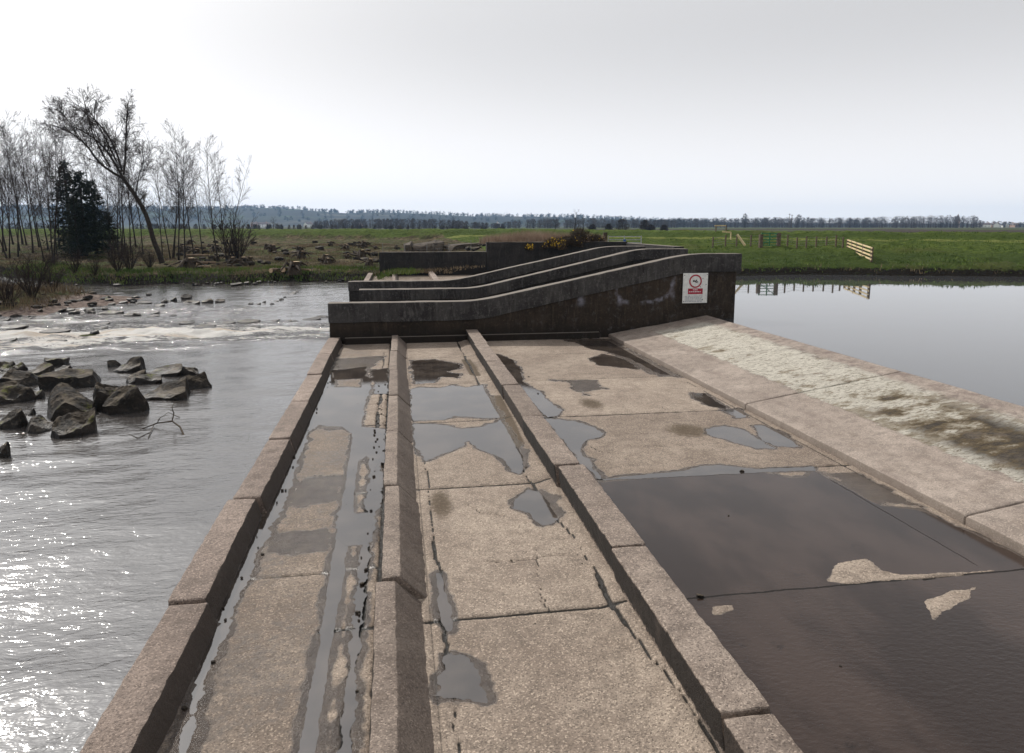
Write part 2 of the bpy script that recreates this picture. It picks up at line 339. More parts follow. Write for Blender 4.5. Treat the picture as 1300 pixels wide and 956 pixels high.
def mk_ground():
    a = N('ground'); gr = a.attr('green'); gv = a.attr('gravel'); fl = a.attr('field'); bk = a.attr('bank')
    n1 = a.noise(.35, 5, .6); n2 = a.noise(2.2, 5, .65); n3 = a.noise(9, 4, .7)
    rough = a.mix(a.mr(n2, .38, .62), (.075, .056, .032), (.19, .145, .085))
    rough = a.mix(a.math('MULTIPLY', a.mr(n1, .40, .58), .8), rough, (.060, .085, .016))
    rough = a.mix(a.math('MULTIPLY', a.mr(n3, .6, .75), .7), rough, (.24, .195, .14))
    rough = a.mix(a.mr(n3, .46, .32), rough, (.022, .017, .011)); rough = a.mix(a.math('MULTIPLY', a.mr(a.noise(.9, 6, .75), .5, .62), .75), rough, (.035, .026, .018))
    grass = a.mix(a.mr(n2, .35, .65), (.054, .086, .014), (.118, .162, .030)); grass = a.mix(a.math('MULTIPLY', a.mr(n3, .55, .7), .45), grass, (.13, .15, .04))
    grass = a.mix(a.math('MULTIPLY', a.mr(a.noise(4, 4, .7), .42, .3), .7), grass, (.022, .035, .008))
    lit_grass = a.attr('lit_grass'); shade_lush = a.attr('shade_lush'); grass = a.mix(a.mr(a.math('ADD', lit_grass, a.math('MULTIPLY', a.math('SUBTRACT', n2, .5), .9)), .3, .8), grass, (.19, .215, .055)); grass = a.mix(a.mr(a.math('ADD', shade_lush, a.math('MULTIPLY', a.math('SUBTRACT', n2, .5), 1.4)), .3, .9), grass, (.036, .062, .012))  # sunlit berm and shaded levee face painted into the grass; bank dark lush
    grass = a.mix(a.math('MULTIPLY', a.mr(a.noise(.18, 4, .6), .55, .7), .35), grass, (.12, .105, .04))
    c = a.mix(a.mr(a.math('ADD', gr, a.math('MULTIPLY', a.math('SUBTRACT', n2, .5), .8)), .3, .7), rough, grass)
    fieldc = a.mix(a.mr(a.noise(.006, 3, .5, a.stretch(a.pos, .5, 1.6, 1)), .45, .55, 0, 1), (.055, .042, .032), (.07, .10, .03)); c = a.mix(fl, c, fieldc)
    vs = a.voro(9, out='Color'); peb = a.mix(a.sep(vs)[0], (.14, .10, .085), (.36, .29, .25)); c = a.mix(a.mr(gv, .35, .65), c, peb)
    c = a.mix(a.mr(a.math('ADD', bk, a.math('MULTIPLY', a.math('SUBTRACT', a.noise(3.1, 6, .75), .5), 2.2)), .35, .8), c, (.013, .010, .007))
    a.col(c); nb = a.bump(n3, 1.0, .22); nb = a.bump(n2, .9, .6, nb)
    M['ground'] = a.set(rough=.95, normal=nb, spec=.1)
def simple(name, c, rough=.8, c2=None, sc=8, bumpd=0.0, spec=.3, **k):
    a = N(name)
    if c2 is not None: a.col(a.mix(a.mr(a.noise(sc, 4, .65, a.obj), .35, .65), c, c2))
    else: a.col(c)
    nb = a.bump(a.noise(sc*3, 4, .7, a.obj), .7, bumpd) if bumpd else None
    M[name] = a.set(rough=rough, normal=nb, spec=spec, **k)
def mk_rock():
    a = N('boulder_rock'); n = a.noise(2.6, 5, .65); c = a.mix(a.mr(n, .35, .65), (.010, .009, .008), (.034, .028, .023))
    c = a.mix(a.math('MULTIPLY', a.mr(a.noise(13, 5, .7), .52, .7), .6), c, (.11, .092, .074))
    nz = a.sep(a.nor)[2]; up = a.math('MULTIPLY', a.mr(nz, .5, .9), a.mr(a.noise(3.3, 4, .6), .42, .6)); c = a.mix(a.math('MULTIPLY', up, .6), c, (.15, .12, .085))  # tan on upward faces, with the light on them painted in
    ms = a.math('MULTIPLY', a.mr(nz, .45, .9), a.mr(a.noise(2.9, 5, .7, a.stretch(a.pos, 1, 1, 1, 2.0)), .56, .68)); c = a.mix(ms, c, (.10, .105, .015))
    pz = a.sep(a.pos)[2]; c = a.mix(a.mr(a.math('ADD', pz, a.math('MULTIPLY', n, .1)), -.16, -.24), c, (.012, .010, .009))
    a.col(c); nb = a.bump(a.noise(9, 6, .7, dist=.5), .9, .05); M['rock'] = a.set(rough=a.mr(pz, -.3, -.05, .35, .85), normal=nb, spec=.2)
mk_deck(); mk_kerb('kerb_mossy', (.25, .197, .162), (.39, .318, .262)); mk_kerb('kerb_plain', (.25, .195, .162), (.38, .30, .25), False); mk_slope()
mk_wall('wall_dark', (.014, .013, .013), (.030, .027, .025)); mk_wall('wall_front', (.020, .015, .011), (.038, .028, .020), True); mk_wall('coping', (.026, .024, .024), (.060, .056, .053))
mk_puddle(); mk_river(); mk_ground(); mk_rock()
simple('bark', (.014, .011, .009), .9, (.038, .029, .023), 6); simple('twig', (.020, .013, .010), .9, (.040, .027, .021), 2)
simple('needles', (.008, .013, .008), .8, (.020, .028, .014), 3); simple('gorse_leaf', (.030, .020, .011), .9, (.07, .045, .024), 4); simple('pale_reed', (.22, .155, .11), .9, (.36, .27, .20), 1.5); simple('gorse_flower', (.75, .48, .03), .7)
simple('dead_grass', (.10, .072, .042), .9, (.24, .18, .11), .8); simple('grass_blade', (.045, .085, .012), .85, (.13, .18, .035), .45)
simple('new_timber', (.50, .38, .20), .7, (.62, .50, .30), 5); simple('old_timber', (.085, .06, .042), .85, (.14, .11, .08), 8)
simple('green_paint', (.02, .12, .05), .5, (.03, .16, .07), 8); simple('grey_steel', (.30, .31, .32), .45, (.40, .41, .41), 8, Metallic=.5)
simple('blue_plastic', (.02, .10, .35), .5); simple('wood_far', (.026, .019, .016), .95, (.055, .040, .033), .05); simple('wood_far_dark', (.018, .020, .012), .95, (.04, .034, .026), .03)
simple('house_render', (.78, .76, .72), .8, (.85, .84, .80), .3); simple('brick_render', (.40, .26, .20), .8); simple('slate_roof', (.12, .10, .10), .7, (.2, .15, .14), .5); simple('window_glass', (.03, .035, .04), .1)
simple('cut_log', (.13, .09, .06), .9, (.2, .14, .09), 6); simple('cut_end', (.55, .38, .24), .8, (.66, .50, .33), 8); simple('stump_dark', (.03, .022, .016), .95, (.06, .045, .03), 6)
simple('rubble', (.035, .027, .020), .9, (.10, .08, .062), 3, .03); simple('shore_stone', (.10, .09, .08), .85, (.26, .24, .22), 2, .03)
simple('dark_debris', (.016, .012, .009), .9, (.04, .03, .02), 30); simple('white_plate', (.62, .62, .60), .5, (.74, .74, .70), 14, .001); simple('red_print', (.30, .015, .035), .5, (.38, .03, .05), 12); simple('black_print', (.02, .02, .025), .5)
simple('grey_print', (.30, .32, .34), .6, (.40, .42, .44), 40); simple('pale_print', (.66, .60, .60), .6); simple('wire', (.22, .22, .21), .6, None, Metallic=.6)

# ------------------------------------------------------------------ the lie of the land
RIVER_Z, POND_Z = -0.30, 0.42
CREST_X, CREST_Z, TOE_X, TOE_Z = 7.90, 0.53, 5.25, 0.10
river_poly = [(-1.55, -60), (-1.55, 40.6), (-3.8, 41.6), (-7.2, 41.5), (-8.5, 39.6), (-12.1, 41.2), (-14.5, 40.1), (-17.6, 41.2), (-25, 50), (-60, 62), (-160, 70), (-160, -60)]
spit_poly = [(-160, 25), (-30, 25.6), (-15.0, 26.2), (-12.6, 27.0), (-10.9, 29.3), (-10.5, 33.0), (-11.6, 34.6), (-13.6, 35.2), (-17, 37.6), (-24, 42), (-60, 50), (-160, 60)]
pond_poly = [(7.6, -60), (7.6, 41), (10.5, 39), (13, 35.2), (16.6, 32.3), (19.8, 32.7), (23.8, 31.2), (27.4, 30.3), (30.3, 29.2), (45, 23.5), (80, 8), (160, -20), (160, -60)]
levee = [(170, 5, 2.1), (53.6, 54.2, 2.19), (35.5, 70.2, 2.27), (14.1, 94, 2.38), (-23, 110, 2.31), (-61, 123, 2.31), (-200, 150, 2.3)]
def land(X, Y):
    wob = fbm(X*.6, Y*.6, 3)*.35
    dr = polysd(X, Y, river_poly); ds = polysd(X, Y, spit_poly); dp = polysd(X, Y, pond_poly)
    left = 1 - sst(3.0, 9.0, X + (Y-41)*.0)                  # land on the river side of the weir
    inr = np.where(dr < 0, dr, dr) + wob
    zl = -.30 + sst(-.2, 1.4, inr)*.62 + sst(1, 22, inr)*.72 - sst(.2, -2.5, inr)*.7
    inp = dp + wob
    zr = .42 + sst(-.25, 1.0, inp)*.45 + np.clip((inp-.6)/11, 0, 1)*.70 - sst(.2, -3, inp)*.9
    z = zl*left + zr*(1-left)
    # spit of gravel and dead grass in the river
    isp = -(ds + fbm(X*.5, Y*.5, 9)*.5)
    bar = sst(-15.0, -12.2, X)                               # gravel tongue, lower
    zs = -.36 + sst(-.3, 1.6, isp)*(.34-.22*bar) + sst(1.5, 6, isp)*.40*(1-bar)
    z = np.where((dr < 0), np.maximum(z, zs), z)
    ld, lz = linedist(X, Y, levee)
    prof = sst(4.6, 1.0, ld + fbm(X*.25, Y*.25, 21)*.6)
    behind = 0.9
    z = np.where(Y > 60+0*X, np.where(ld > 0, z, z), z)
    z = z*(1-prof) + lz*prof
    d = np.hypot(X, Y)
    z = z + fbm(X*.9, Y*.9, 5)*.10*sst(0.6, 2.5, np.minimum(inr*left+9*(1-left), inp*(1-left)+9*left))*sst(160, 90, d) + fbm(X*3.1, Y*3.1, 6, 3)*.05*sst(.3, 1.2, np.where(left > .5, inr, inp))*sst(160, 60, d)
    z = z + (np.maximum(fbm(X*.8, Y*1.3, 71, 3), -.3)*.20 + fbm(X*2.6, Y*2.6, 72, 2)*.05)*sst(.8, 2.5, np.where(left > .5, inr, inp))*sst(260, 120, d)*np.where(left > .5, .5+.3*prof, 1.0)
    return z, inr, isp, inp, ld, prof, left, bar
def height(x, y):
    z = land(np.array([float(x)]), np.array([float(y)]))[0]; return float(z[0])
def hit(px, py, dmin=25.0, dmax=125.0):
    D = np.arange(dmin, dmax, .2); P = np.array([atd(px, py, d) for d in D]); z = land(P[:, 0], P[:, 1])[0]; k = np.where(z >= P[:, 2])[0]
    i = k[0] if len(k) else len(D)-1; return np.array([P[i, 0], P[i, 1], z[i]])
def axis(lo, hi, n_lo, n_hi, step, far_lo, far_hi):
    core = np.arange(lo, hi+1e-6, step)
    a = lo - np.cumsum(step*np.power((1+0.0), np.zeros(1)))[:0]
    g1 = np.geomspace(1, (lo-far_lo)/step+1, n_lo)[1:]; g2 = np.geomspace(1, (far_hi-hi)/step+1, n_hi)[1:]
    return np.concatenate([(lo-(g1-1)*step)[::-1], core, hi+(g2-1)*step])
gx = axis(-45, 62, 60, 60, .3, -3700, 3700); gy = axis(18, 128, 30, 70, .3, -200, 2900)
GX, GY = np.meshgrid(gx, gy)
GZ, inr, isp, inp, ld, prof, left, bar = land(GX, GY)
# under the weir itself the ground drops away
und = (GX > -1.6) & (GX < 9) & (GY < 41.4); GZ = np.where(und, np.minimum(GZ, -.9), GZ)
# behind the levee the land is lower and flat
cross = (GX-14.1)*.0
dist0 = np.hypot(GX, GY)
lev_r = np.interp(np.arctan2(GX, GY), [math.atan2(a, b) for a, b, c in levee[::-1]], [math.hypot(a, b) for a, b, c in levee[::-1]])
beyond = sst(0, 10, dist0-lev_r)*(GY > 0)
GZ = np.where(prof < .5, GZ*(1-beyond)+.9*beyond, GZ); GZ = np.where(beyond > .5, np.minimum(GZ, .9+1.5*prof), GZ)
green = np.where(left > .5, np.clip(prof*1.3, 0, 1)*.95 + .30*sst(.5, 3, inr)*sst(.45, .6, vnoise(GX*.13, GY*.3, 31)), 1.0)
green = np.maximum(green, sst(1.2, 2.0, inr)*sst(7, 3, inr)*.42*(left > .5)*(fbm(GX*.3, GY*.3, 44) > -.15))
fieldm = beyond*(prof < .4)
gravel = sst(.1, .6, isp)*bar + sst(-.4, .3, isp)*sst(1.0, .3, isp)*.8
bank = np.where(left > .5, sst(-1, -.1, inr)*sst(1.35, .5, inr), sst(-1, 0, inp)*sst(.85, .3, inp)); bank = np.where((inr < 0) & (isp > -1), 0, bank)
green = np.where(isp > 1, .25, green)
me = npmesh('ground', np.stack([GX, GY, GZ], -1).reshape(-1, 3), gridfaces(len(gx), len(gy)), dict(green=green, gravel=gravel, field=fieldm, bank=bank, lit_grass=np.where(left < .5, np.maximum(sst(4.2, 5.2, ld)*sst(14, 10, ld)*.9, sst(1.6, .6, ld)*.35), 0)*(beyond < .5), shade_lush=np.where(left < .5, np.maximum(sst(4.6, 3.4, ld)*sst(1.0, 2.0, ld)*.55, sst(13, 5, inp)*.62), sst(4.6, 3.0, ld)*sst(.8, 1.6, ld)*.40)))  # painted zones: sunlit berm and crest, shaded levee faces, lush bank
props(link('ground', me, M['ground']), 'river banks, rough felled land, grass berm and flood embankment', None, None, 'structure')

# ------------------------------------------------------------------ water
def rwater():
    xs = np.concatenate([np.arange(-160, -30, 5.0), np.arange(-30, -1.5, .11), [-1.58]]); ys = np.concatenate([np.arange(-60, 4, 2.0), np.arange(4, 44, .11), np.arange(44, 75, 2.0)])
    X, Y = np.meshgrid(xs, ys)
    c = 21.6 + .10*X*0 + fbm(X*.2, Y*0, 3)*1.2
    foam = np.exp(-((Y-c-.6)/1.7)**2)*(.90) + .5*sst(18.3, 20, Y)*sst(31, 24, Y)*sst(-2, -8, X)*.8
    foam = foam*(.62+.95*fbm(X*.55, Y*1.5, 8, 5)) + .12*sst(24, 28, Y)*sst(39, 33, Y)
    drop = sst(25.5, 19.0, Y)*0.0
    amp = .016+.17*np.clip(foam, 0, 1)
    Z = RIVER_Z + amp*fbm(X*1.3+Y*.3, Y*2.4-X*.4, 12, 5) + .035*fbm(X*.55+Y*.25, Y*1.1-X*.3, 14, 3)
    me = npmesh('river_water', np.stack([X, Y, Z], -1).reshape(-1, 3), gridfaces(len(xs), len(ys)), dict(foam=foam))
    props(link('river_water', me, M['river']), 'rippled sunlit river below the weir with a band of white rapids', None, None, 'structure')
rwater()
mb = MB(); mb.poly([(CREST_X-.25, -60, POND_Z), (160, -60, POND_Z), (160, 42, POND_Z), (CREST_X-.25, 42, POND_Z)])
o = mb.build('pond_water', M['pond'], bevel=-1); props(o, 'calm impounded water above the weir crest', None, None, 'structure')

# ------------------------------------------------------------------ weir deck (one sheet with joints, cracks, damp)
JY = [2.1, 4.72, 7.34, 9.97, 12.47, 15.12]
def PX(pts, z=0.0): return [tuple(on(x, y, z)[:2]) for x, y in pts]
left_strip = PX([(215, 1000), (250, 870), (253, 850), (261, 809), (281, 792), (273, 785), (288, 752), (306, 719), (322, 676), (333, 655), (349, 623), (359, 606), (366, 584), (377, 557), (388, 537), (394, 520), (403, 500), (419, 474),
                 (426, 486), (418, 500), (405, 537), (391, 546), (388, 562), (377, 588), (375, 600), (364, 634), (360, 645), (348, 662), (342, 673), (344, 680), (325, 703), (318, 731), (306, 748), (296, 775), (291, 794), (274, 823), (276, 832), (264, 852), (259, 860), (256, 870), (225, 1000)])
left_pool = PX([(424, 492), (462, 492), (468, 480), (473, 480), (463, 515), (457, 545), (447, 549), (436, 541), (414, 541), (405, 539), (392, 548), (394, 522), (404, 500)])
left_top = PX([(423, 470), (464, 466), (464, 480), (424, 482)])
channel = [(-.60, 1.5), (-.575, 4.2), (-.60, 5.6), (-.62, 8), (-.66, 10), (-.675, 13.3), (-.585, 13.3), (-.575, 10), (-.53, 8), (-.50, 5.6), (-.515, 4.2), (-.53, 1.5)]
lane_pool = PX([(457, 543), (489, 545), (488, 592), (477, 590), (466, 578), (450, 586), (445, 600), (449, 560)])
lane_pool2 = PX([(430, 653), (441, 640), (452, 652), (468, 650), (474, 610), (478, 592), (487, 600), (482, 640), (473, 665), (464, 690), (440, 692), (430, 680)])
jag = [(-.355, 1.5), (-.37, 5.2), (-.36, 6.6), (-.37, 8.4), (-.33, 8.4), (-.315, 6.6), (-.325, 5.2), (-.325, 1.5)]
small_top = PX([(472, 470), (492, 468), (490, 500), (478, 500)])
mid_top = PX([(523, 458), (550, 457), (583, 462), (583, 467), (567, 472), (583, 475), (581, 480), (559, 478), (550, 486), (528, 487), (524, 470)])
mid_big = PX([(522, 494), (535, 492), (559, 493), (574, 489), (591, 492), (612, 489), (636, 530), (615, 531), (576, 528), (562, 533), (526, 534), (523, 513)])
mid_low = PX([(525, 538), (562, 540), (586, 545), (610, 542), (636, 534), (664, 576), (666, 593), (660, 603), (651, 599), (641, 583), (615, 573), (594, 559), (586, 566), (564, 576), (540, 584), (533, 571), (527, 564)])
mid_spot = PX([(655, 636), (671, 622), (692, 628), (703, 638), (708, 654), (703, 663), (690, 667), (679, 660), (671, 651), (658, 646)])
mid_near = PX([(569, 832), (590, 833), (601, 850), (607, 866), (612, 890), (556, 890), (560, 860)])
mid_crack = PX([(556, 728), (562, 742), (568, 772), (571, 800), (563, 790), (558, 760)])
r_kerb = PX([(630, 450), (640, 453), (649, 457), (659, 467), (661, 478), (664, 486), (683, 496), (699, 512), (712, 521), (706, 528), (695, 530), (655, 486)])
r_arm = PX([(692, 531), (730, 535), (756, 543), (765, 550), (761, 555), (743, 559), (736, 570), (740, 577), (748, 584), (751, 593), (764, 604), (761, 608), (740, 590)])
r_s1 = PX([(750, 456), (766, 450), (783, 453), (803, 462), (809, 469), (787, 466), (761, 464)])
r_gut = PX([(733, 432), (775, 433), (856, 477), (838, 475), (800, 455), (770, 446), (752, 443), (740, 438)])
r_s2 = PX([(879, 499), (895, 500), (922, 519), (902, 516), (884, 507)])
r_s3 = PX([(899, 545), (919, 541), (941, 545), (961, 557), (981, 569), (961, 569), (935, 562), (915, 556), (899, 551)])
r_s4 = PX([(958, 541), (967, 540), (990, 549), (1013, 567), (987, 567), (967, 558)])
r_j = PX([(767, 609), (870, 598), (892, 592), (913, 591), (960, 596), (1032, 593), (1033, 597), (960, 600), (880, 604)])
r_tiny = PX([(918, 521), (938, 519), (948, 530), (935, 531)])
r_big = PX([(760, 613), (880, 604), (970, 600), (985, 603), (1005, 608), (1024, 606), (1035, 599), (1074, 620), (1106, 638), (1119, 643), (1164, 647), (1184, 655), (1300, 707), (1420, 775), (1800, 1200), (1150, 1150), (930, 870)])
i1 = PX([(1050, 738), (1063, 713), (1102, 708), (1119, 724), (1153, 729), (1263, 724), (1262, 727), (1166, 737), (1110, 738), (1080, 743)])
i2 = PX([(1171, 763), (1207, 750), (1239, 745), (1235, 759), (1205, 774), (1184, 788)])
i3 = PX([(903, 768), (930, 767), (933, 774), (912, 781), (905, 781)])
PUD = [  # name kind, label, material, add-polygons, hole-polygons, roughness of the shore
 ('puddle', 'long narrow puddle in the gutter beside the river kerb', 'puddle', [left_strip, left_pool], [], .030),
 ('puddle', 'dark puddle at the head of the riverside lane under the wall', 'puddle', [left_top], [], .04),
 ('puddle', 'thin straight water-filled channel down the riverside lane', 'puddle', [channel], [], .010),
 ('puddle', 'pool beside the middle kerb in the riverside lane', 'puddle', [lane_pool], [], .03),
 ('puddle', 'shallow pool between the straight channel and the middle kerb', 'puddle', [lane_pool2], [], .035),
 ('puddle', 'ragged water-filled crack left of the middle kerb', 'puddle', [jag], [], .03),
 ('puddle', 'small puddle beside the middle kerb near the wall', 'puddle', [small_top], [], .04),
 ('puddle', 'farthest puddle of the central lane, close to the wall', 'puddle', [mid_top], [], .04),
 ('puddle', 'large bright puddle filling one slab of the central lane', 'puddle', [mid_big], [], .03),
 ('puddle', 'two-lobed bright puddle in the central lane', 'puddle', [mid_low], [], .03),
 ('puddle', 'small round ragged puddle on the right of the central lane', 'puddle', [mid_spot], [], .04),
 ('puddle', 'ragged puddle in the near left corner of the central lane', 'puddle', [mid_near], [], .04),
 ('puddle', 'water-filled widening of the crack right of the middle kerb', 'puddle', [mid_crack], [], .02),
 ('puddle', 'puddle lying along the right-hand kerb near the wall', 'puddle', [r_kerb], [], .03),
 ('puddle', 'arm-shaped puddle reaching out from the right-hand kerb', 'puddle', [r_arm], [], .03),
 ('puddle', 'oval puddle on the far slab of the wide lane', 'puddle', [r_s1], [], .04),
 ('puddle', 'dark puddle at the foot of the sloping slab under the wall', 'puddle', [r_gut], [], .03),
 ('puddle', 'small dark puddle against the foot of the sloping slab', 'puddle', [r_s2], [], .03),
 ('puddle', 'tongue-shaped puddle in the middle of the wide lane', 'puddle', [r_s3], [], .03),
 ('puddle', 'leaf-shaped puddle beside the foot of the sloping slab', 'puddle', [r_s4], [], .03),
 ('puddle', 'flat puddle lying along the slab joint of the wide lane', 'puddle', [r_j], [], .02),
 ('puddle', 'tiny puddle at the corner of a slab by the sloping slab', 'puddle', [r_tiny], [], .04),
 ('water_film', 'sheet of dark water covering the near slabs of the wide lane', 'flow', [r_big], [i1, i2, i3], .022),
]
def wobx(X, Y, amp, seed=1): return (fbm(X*6, Y*6, seed, 3)*amp*1.3 + fbm(X*25, Y*25, seed+5, 2)*amp*.55)
def pudsd(X, Y, add, sub, amp):
    s = np.full(X.shape, 1e9)
    for P in add: s = np.minimum(s, polysd(X, Y, P))
    for P in sub: s = np.maximum(s, -polysd(X, Y, P))
    return s + wobx(X, Y, amp)
dy = [-3.0]
while dy[-1] < 17.35:
    y = dy[-1]; dy.append(y + (.25 if y < 1.2 else .06 if y < 2.9 else .018+.0026*max(0, y-4.5)))
dy = np.array(dy); dx = np.concatenate([np.arange(-1.52, 2.3, .019), np.arange(2.3, 5.36, .026)])
DX, DY = np.meshgrid(dx, dy); slab_i = np.searchsorted(np.array([2.1, 4.72, 7.34, 9.97, 12.47, 15.12]), DY).astype(float); tone = .5+.5*(_hash(slab_i, np.floor((DX > -.1)+(DX > 1.75)*1.0+(DX > -.55)*1.0), 5)-.5)*2*.55 + np.where(DX < -.62, -.18, 0)+np.where((DX > -.55) & (DX < -.1), .22, 0)
SD = np.full(DX.shape, 1e9)
allsd = []
for nm, lb, mt, add, sub, amp in PUD:
    P = np.concatenate([np.array(p) for p in add]); lo = P.min(0)-.6; hi = P.max(0)+.6
    ix = np.where((dx > lo[0]) & (dx < hi[0]))[0]; iy = np.where((dy > lo[1]) & (dy < hi[1]))[0]
    if len(ix) == 0 or len(iy) == 0: continue
    s_ = (slice(iy[0], iy[-1]+1), slice(ix[0], ix[-1]+1))
    SD[s_] = np.minimum(SD[s_], pudsd(DX[s_], DY[s_], add, sub, amp))
lane1, lane2, lane3 = DX < -.1, (DX > -.1) & (DX < 1.75), DX >= 1.75
def gap(t, w): return sst(w, w*.35, np.abs(t))
crack = np.zeros(DX.shape); yw = fbm(DX*2.5, DX*0+3, 61, 4)*.012
for j in JY:
    tilt = 0.0 + (DX-3.5)*0.0
    c = gap(DY-j+yw+.01*fbm(DX*9, DY*9, 62), .028)
    crack = np.maximum(crack, np.where(lane1 & (DX < -.62), 0, c))
for j in (3.2, 5.58, 7.93, 9.93, 13.6): crack = np.maximum(crack, np.where(lane1 & (DX < -.62), gap(DY-j+yw*.6, .011), 0))
for j in (5.62, 6.35, 8.05, 11.2): crack = np.maximum(crack, np.where(lane1 & (DX > -.55), gap(DY-j+yw*.6, .010), 0))
def longcrack(x0, w, sd_, amp=.045, cond=True):
    off = fbm(DY*1.7, DY*0+1, sd_, 5)*amp + fbm(DY*14, DY*0, sd_+3, 3)*.010
    ww = w*(.35+1.5*sst(.35, .8, vnoise(DY*2.2, DY*0, sd_+9))+.6*vnoise(DY*13, DY*0, sd_+4))
    return np.where(cond, gap(DX-x0-off, ww), 0)
crack = np.maximum(crack, longcrack(-.34, .020, 70)*(DY < 16))
crack = np.maximum(crack, longcrack(.275, .013, 80)*(DY < 9.9))
xr = np.interp(DY, [3.5, 4.4, 5.6, 7.6, 17], [1.63, 1.54, 1.52, 1.38, 1.40])
crack = np.maximum(crack, longcrack(xr, .016, 90, .03))
crack = np.maximum(crack, longcrack(5.16, .010, 95, .01, lane3 & (DY < 12))*.8)
crack = np.maximum(crack, gap(DX+.205+.008*fbm(DY*9, DY*0, 63), .030)); crack = np.maximum(crack, gap(DX-.178, .012)*.8); crack = np.maximum(crack, gap(DX-1.90, .012)*(DY > 7.5)*.8)
fine = np.zeros(DX.shape)
for (px_, w) in (([(619, 712), (650, 714), (690, 706), (716, 705)], .005), ([(684, 762), (700, 779)], .006), ([(743, 560), (752, 568), (766, 574)], .007), ([(592, 640), (612, 652), (640, 655)], .004), ([(830, 512), (845, 520), (843, 524)], .006), ([(680, 690), (684, 740), (690, 766)], .0035)):
    d_, _ = linedist(DX+fbm(DX*9, DY*9, 33)*.03, DY+fbm(DX*9, DY*9, 34)*.03, PX(px_)); fine = np.maximum(fine, sst(w*2.4, w*.6, d_)*.75)
crack = np.maximum(crack, fine)
wet = sst(.12, .0, SD+.05*fbm(DX*5, DY*5, 51))
for P_ in (i1, i2, i3): wet = wet*(1-sst(.025, -.03, polysd(DX, DY, P_)+.02*fbm(DX*6, DY*6, 64))*.95)
sheen = np.zeros(DX.shape)
for pts in ([(342, 678), (424, 668), (424, 702), (400, 703), (330, 706)], [(376, 604), (442, 601), (438, 634), (355, 648)], [(400, 533), (455, 545), (440, 548), (405, 545)], [(684, 482), (761, 482), (770, 494), (745, 498), (748, 503), (732, 500), (717, 486)],
            [(700, 430), (780, 430), (870, 480), (830, 478), (760, 443)], [(1035, 598), (1090, 600), (1180, 645), (1110, 640)], [(425, 455), (490, 452), (470, 470), (420, 470)]):
    sheen = np.maximum(sheen, sst(.10, -.10, polysd(DX, DY, PX(pts))+.13*fbm(DX*5, DY*5, 52))*.75)
wet = np.maximum(wet, sheen)
wet = np.maximum(wet, np.where(lane1, sst(-1.22, -1.42, DX+.1*fbm(DX*3, DY*3, 53))*.9, 0))

wet = np.maximum(wet, crack*.5); wet = np.maximum(wet, np.where(lane1, .36+.16*fbm(DX*1.5, DY*1.5, 58)+np.where(DX < -.62, .08, -.08), .12+.2*fbm(DX*.8, DY*.8, 59)))
algae = np.zeros(DX.shape)
for (cx, cy, rx, ry) in ((751, 513, 22, 10), (874, 547, 42, 13), (560, 640, 22, 26), (645, 530, 6, 30), (600, 467, 9, 11), (545, 463, 12, 6), (1110, 700, 60, 14), (1000, 640, 200, 8), (452, 465, 30, 5)):
    c = on(cx, cy); ax = abs(on(cx+rx, cy)[0]-c[0]); ay = abs(on(cx, cy-ry)[1]-c[1]); r = np.hypot((DX-c[0])/ax, (DY-c[1])/ay)
    algae = np.maximum(algae, sst(1.25, .2, r)*.85)
for pts in ([(587, 457), (596, 457), (609, 478), (598, 476)], [(622, 504), (634, 506), (649, 535), (664, 567), (657, 569), (643, 540), (634, 528)], [(412, 470), (424, 470), (420, 480), (400, 520), (398, 510)]):
    algae = np.maximum(algae, sst(.06, -.01, polysd(DX, DY, PX(pts)))*1.1)
DZ = .004 + .0022*fbm(DX*3, DY*3, 55) + .0022*fbm(DX*22, DY*22, 56, 3)
DZ = np.where(SD < .12, np.minimum(DZ, -.0006+np.clip(SD*.16, -.010, .02)+.0024*fbm(DX*26, DY*26, 57, 3)), DZ)
DZ = DZ - crack*.020
DZ = DZ + np.where(lane2, .045*sst(1.42, 1.62, DX), 0)          # haunch of mortar along the right-hand kerb
me = npmesh('weir_deck', np.stack([DX, DY, DZ], -1).reshape(-1, 3), gridfaces(len(dx), len(dy)), dict(wet=wet, algae=algae, crack=crack, tone=tone))
props(link('weir_deck', me, M['deck']), 'cracked concrete apron of the weir between the kerbs', None, None, 'structure')
# puddles: flat sheets of water whose shore follows the hollows of the deck
for ipd, (nm, lb, mt, add, sub, amp) in enumerate(PUD):
    P = np.concatenate([np.array(p) for p in add]); lo = P.min(0)-.15; hi = P.max(0)+.15
    lo = np.maximum(lo, [-1.45, 1.8]); hi = np.minimum(hi, [5.24, 17.15])
    st = .012 if (hi-lo).prod() < 3 else (.018 if (hi-lo).prod() < 8 else .028)
    sy = st if hi[1] < 9 else st*1.8
    xs = np.arange(lo[0], hi[0], st); ys = np.arange(lo[1], hi[1], sy)
    if len(xs) < 3 or len(ys) < 3: continue
    X, Y = np.meshgrid(xs, ys); s = pudsd(X, Y, add, sub, amp) - .012
    gyy, gxx = np.gradient(s, sy, st); g2 = np.maximum(gxx**2+gyy**2, .05)
    F_ = gridfaces(len(xs), len(ys)); sf = s.ravel(); keep = (sf[F_] < 0).any(1)
    mv = (sf > 0); step = np.clip(sf/g2.ravel(), 0, st*1.3)
    Xf = X.ravel().copy(); Yf = Y.ravel().copy(); Xf[mv] -= (step*gxx.ravel())[mv]; Yf[mv] -= (step*gyy.ravel())[mv]
    Ff = F_[keep]; used = np.unique(Ff); mp = np.zeros(len(Xf), int); mp[used] = np.arange(len(used))
    me = npmesh(nm, np.stack([Xf[used], Yf[used], np.full(len(used), (ipd % 7)*.00035)], -1), mp[Ff])
    props(link(nm, me, M[mt]), lb, None, None, 'structure')

